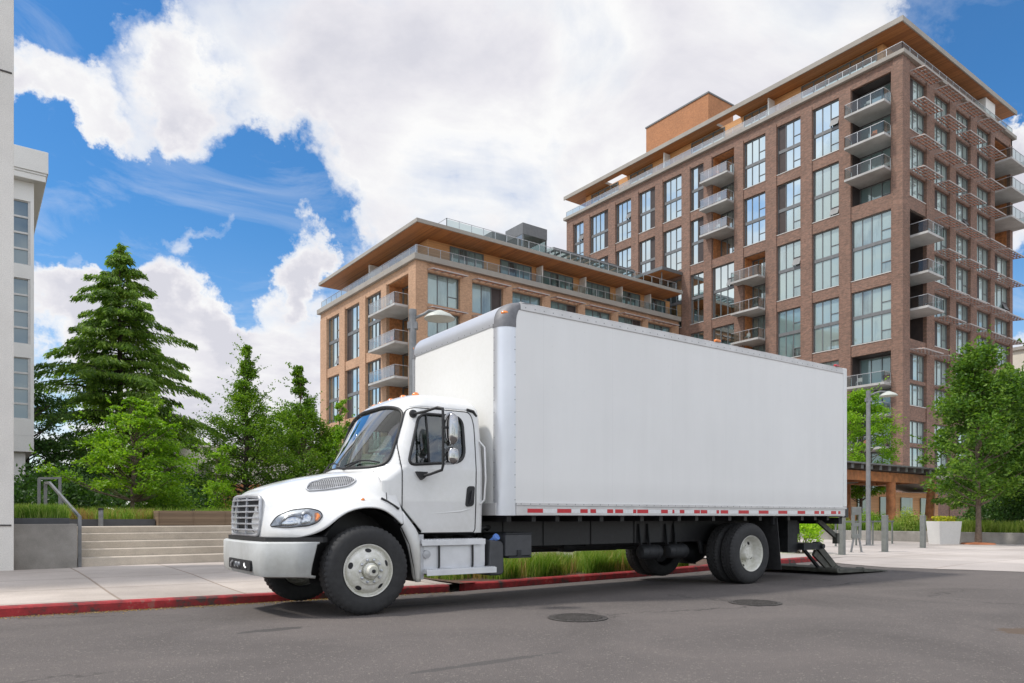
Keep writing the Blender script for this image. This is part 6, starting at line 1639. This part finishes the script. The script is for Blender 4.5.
# ------------------------------------------------------------------ sky, sun, camera
UA, VA = (.8031, .5959), (-.5959, .8031)    # street axes seen from the camera
def wdir(px, py):
    r = (px-512)/733.; z = (517-py)/733.
    v = Vector((.8031*r + .5959, -.5959*r + .8031, z)); return v.normalized()
def build_world():
    w = bpy.data.worlds.new('World'); scene.world = w; w.use_nodes = True; nt = w.node_tree
    bg = nt.nodes['Background']; out = nt.nodes['World Output']
    sky = N(nt, 'ShaderNodeTexSky', sky_type='NISHITA'); sky.sun_disc = False
    sky.sun_elevation = R(SUN_EL); sky.sun_rotation = R(SUN_ROT); sky.altitude = 50; sky.air_density = 1.0; sky.dust_density = .3; sky.ozone_density = 2.5
    hs = N(nt, 'ShaderNodeHueSaturation'); hs.inputs['Saturation'].default_value = 1.42; hs.inputs['Value'].default_value = 1.0; L(nt, sky.outputs[0], hs.inputs['Color'])
    L(nt, hs.outputs[0], bg.inputs[0]); bg.inputs[1].default_value = .115
    g = N(nt, 'ShaderNodeTexCoord').outputs['Generated']
    nrm = N(nt, 'ShaderNodeVectorMath', operation='NORMALIZE'); L(nt, g, nrm.inputs[0]); d = nrm.outputs[0]
    sp = N(nt, 'ShaderNodeSeparateXYZ'); L(nt, d, sp.inputs[0])
    def mth(op, a, b=None, c=None, cl=False):
        m = N(nt, 'ShaderNodeMath', operation=op); m.use_clamp = cl
        for i, x in enumerate((a, b, c)):
            if x is None: continue
            if isinstance(x, (int, float)): m.inputs[i].default_value = x
            else: L(nt, x, m.inputs[i])
        return m.outputs[0]
    zz = mth('ADD', mth('MAXIMUM', sp.outputs[2], 0), .22)
    cb = N(nt, 'ShaderNodeCombineXYZ'); L(nt, mth('DIVIDE', sp.outputs[0], zz), cb.inputs[0]); L(nt, mth('DIVIDE', sp.outputs[1], zz), cb.inputs[1])
    n1 = noise_node(nt, 3.0, 10, .56, cb.outputs[0], .3); n2 = noise_node(nt, .8, 3, .5, cb.outputs[0])
    dens = mth('ADD', mth('MULTIPLY', mth('SUBTRACT', n1.outputs[0], .5), 2.4), mth('MULTIPLY', mth('SUBTRACT', n2.outputs[0], .5), .5))
    dens = mth('ADD', dens, .62)
    # openings and banks of the cloud deck, as directions on the sky
    blobs = [((215, 212), 7.8, -1.45), ((110, 185), 6.8, -1.5), ((290, 195), 5, -.9), ((330, 245), 4.5, -.7), ((250, 270), 4, -.6), ((100, 225), 5, -.8), ((50, 200), 4.5, -.8), ((60, 10), 6.5, -1.7), ((35, 50), 3, -.4), ((170, 270), 4, -.6),
             ((985, 75), 6.5, -1.5), ((1012, 25), 5, -1.1), ((1018, 310), 4, -1.3), ((30, 370), 4, -.6),
             ((300, 256), 3.4, 1.9), ((185, 234), 2.8, 1.7), ((72, 230), 2.0, 1.3), ((140, 95), 6.5, 1.1), ((50, 95), 3.6, 1.1), ((1015, 165), 4.5, 1.3), ((980, 150), 3.5, .8), ((85, 310), 5, .8), ((210, 310), 3.5, .6), ((150, 340), 8, .7), ((60, 95), 5, .5), ((700, 100), 22, .5), ((400, 120), 12, .5), ((230, 400), 12, .6), ((1010, 180), 5, .7)]
    wn = noise_node(nt, 7, 8, .62, d); wv = N(nt, 'ShaderNodeVectorMath', operation='MULTIPLY_ADD'); sb = N(nt, 'ShaderNodeVectorMath', operation='SUBTRACT')
    L(nt, wn.outputs['Color'], sb.inputs[0]); sb.inputs[1].default_value = (.5, .5, .5); L(nt, sb.outputs[0], wv.inputs[0]); wv.inputs[1].default_value = (.26, .26, .26); L(nt, d, wv.inputs[2])
    wd = N(nt, 'ShaderNodeVectorMath', operation='NORMALIZE'); L(nt, wv.outputs[0], wd.inputs[0]); dw = wd.outputs[0]
    for (px, deg, amt) in blobs:
        dp = N(nt, 'ShaderNodeVectorMath', operation='DOT_PRODUCT'); L(nt, dw, dp.inputs[0]); dp.inputs[1].default_value = wdir(*px)
        mr = N(nt, 'ShaderNodeMapRange', interpolation_type='SMOOTHSTEP'); L(nt, dp.outputs['Value'], mr.inputs[0])
        mr.inputs[1].default_value = math.cos(R(deg)); mr.inputs[2].default_value = 1.0; mr.inputs[3].default_value = 0; mr.inputs[4].default_value = amt
        dens = mth('ADD', dens, mr.outputs[0])
    mpc = N(nt, 'ShaderNodeMapping'); mpc.inputs['Rotation'].default_value = (0, 0, .6); mpc.inputs['Scale'].default_value = (1, 1.5, 1); L(nt, cb.outputs[0], mpc.inputs[0])
    n4 = noise_node(nt, 3.0, 9, .62, mpc.outputs[0], .8); cir = mth('MULTIPLY', mth('MAXIMUM', mth('SUBTRACT', n4.outputs[0], .50), 0), 1.35)
    # pale band of haze low over the horizon
    hz = N(nt, 'ShaderNodeMapRange', interpolation_type='SMOOTHSTEP'); L(nt, sp.outputs[2], hz.inputs[0]); hz.inputs[1].default_value = .0; hz.inputs[2].default_value = .36; hz.inputs[3].default_value = .30; hz.inputs[4].default_value = 0
    dens = mth('MAXIMUM', dens, mth('ADD', mth('ADD', cir, hz.outputs[0]), .05))
    fac = ramp(nt, dens, [(.0, (0,)*3), (.30, (.28,)*3), (.62, (.76,)*3), (1.0, (1,)*3)])
    # cloud tone: white crowns, lilac-grey bellies
    n3 = noise_node(nt, 3.2, 8, .6, cb.outputs[0], .3)
    tn = mth('ADD', mth('MULTIPLY', dens, .30), mth('MULTIPLY', n3.outputs[0], .9))
    cc = ramp(nt, tn, [(.42, (.90, .92, .98)), (.66, (1.0, 1.0, 1.0)), (.86, (.84, .83, .88)), (1.08, (.72, .72, .79))])
    bg2 = N(nt, 'ShaderNodeBackground'); L(nt, cc.outputs[0], bg2.inputs[0])
    # clouds behind the photographer brightened, extra light added for the truck side
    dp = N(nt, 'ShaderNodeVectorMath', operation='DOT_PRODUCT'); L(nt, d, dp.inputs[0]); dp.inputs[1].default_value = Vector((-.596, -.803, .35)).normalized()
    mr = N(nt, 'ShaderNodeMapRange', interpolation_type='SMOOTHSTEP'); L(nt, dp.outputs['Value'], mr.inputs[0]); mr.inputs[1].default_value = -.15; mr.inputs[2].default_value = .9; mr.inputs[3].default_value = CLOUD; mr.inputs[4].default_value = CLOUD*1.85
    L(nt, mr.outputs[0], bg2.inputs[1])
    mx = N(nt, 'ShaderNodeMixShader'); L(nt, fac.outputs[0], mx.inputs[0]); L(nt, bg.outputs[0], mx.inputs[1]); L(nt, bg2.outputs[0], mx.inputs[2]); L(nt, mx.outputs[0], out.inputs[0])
    w.cycles.sampling_method = 'MANUAL'; w.cycles.sample_map_resolution = 1024

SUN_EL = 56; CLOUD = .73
sd = Vector((-.62, .30, 0)).normalized()     # horizontal direction towards the sun (world)
az = math.atan2(sd.x, sd.y)
SUN_ROT = math.degrees(az)
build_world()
sl = bpy.data.lights.new('sun', 'SUN'); sl.energy = 2.3; sl.angle = R(5.0); sl.color = (1, .95, .87)
so = bpy.data.objects.new('sun', sl); COL.objects.link(so)
tow = Vector((sd.x*math.cos(R(SUN_EL)), sd.y*math.cos(R(SUN_EL)), math.sin(R(SUN_EL))))
so.rotation_euler = tow.to_track_quat('Z', 'Y').to_euler(); so.location = (0, 0, 60)

cd = bpy.data.cameras.new('camera'); cam = bpy.data.objects.new('camera', cd); COL.objects.link(cam)
cd.sensor_width = 36; cd.lens = 36*733/1024; cd.shift_y = (517-341.5)/1024; cd.clip_end = 5000; cd.clip_start = .05
cam.location = (0, 0, 1.11)
cam.rotation_euler = (R(90), 0, -math.atan2(.5959, .8031))
scene.camera = cam
scene.render.resolution_x = 1024; scene.render.resolution_y = 683
scene.view_settings.view_transform = 'Standard'; scene.view_settings.look = 'None'; scene.view_settings.gamma = 1; scene.view_settings.exposure = .42
try: scene.view_settings.use_curve_mapping = False
except Exception: pass
scene.render.engine = 'CYCLES'
scene.cycles.use_denoising = True
scene.cycles.max_bounces = 8; scene.cycles.transparent_max_bounces = 16; scene.cycles.sample_clamp_indirect = 6
scene.cycles.use_adaptive_sampling = True
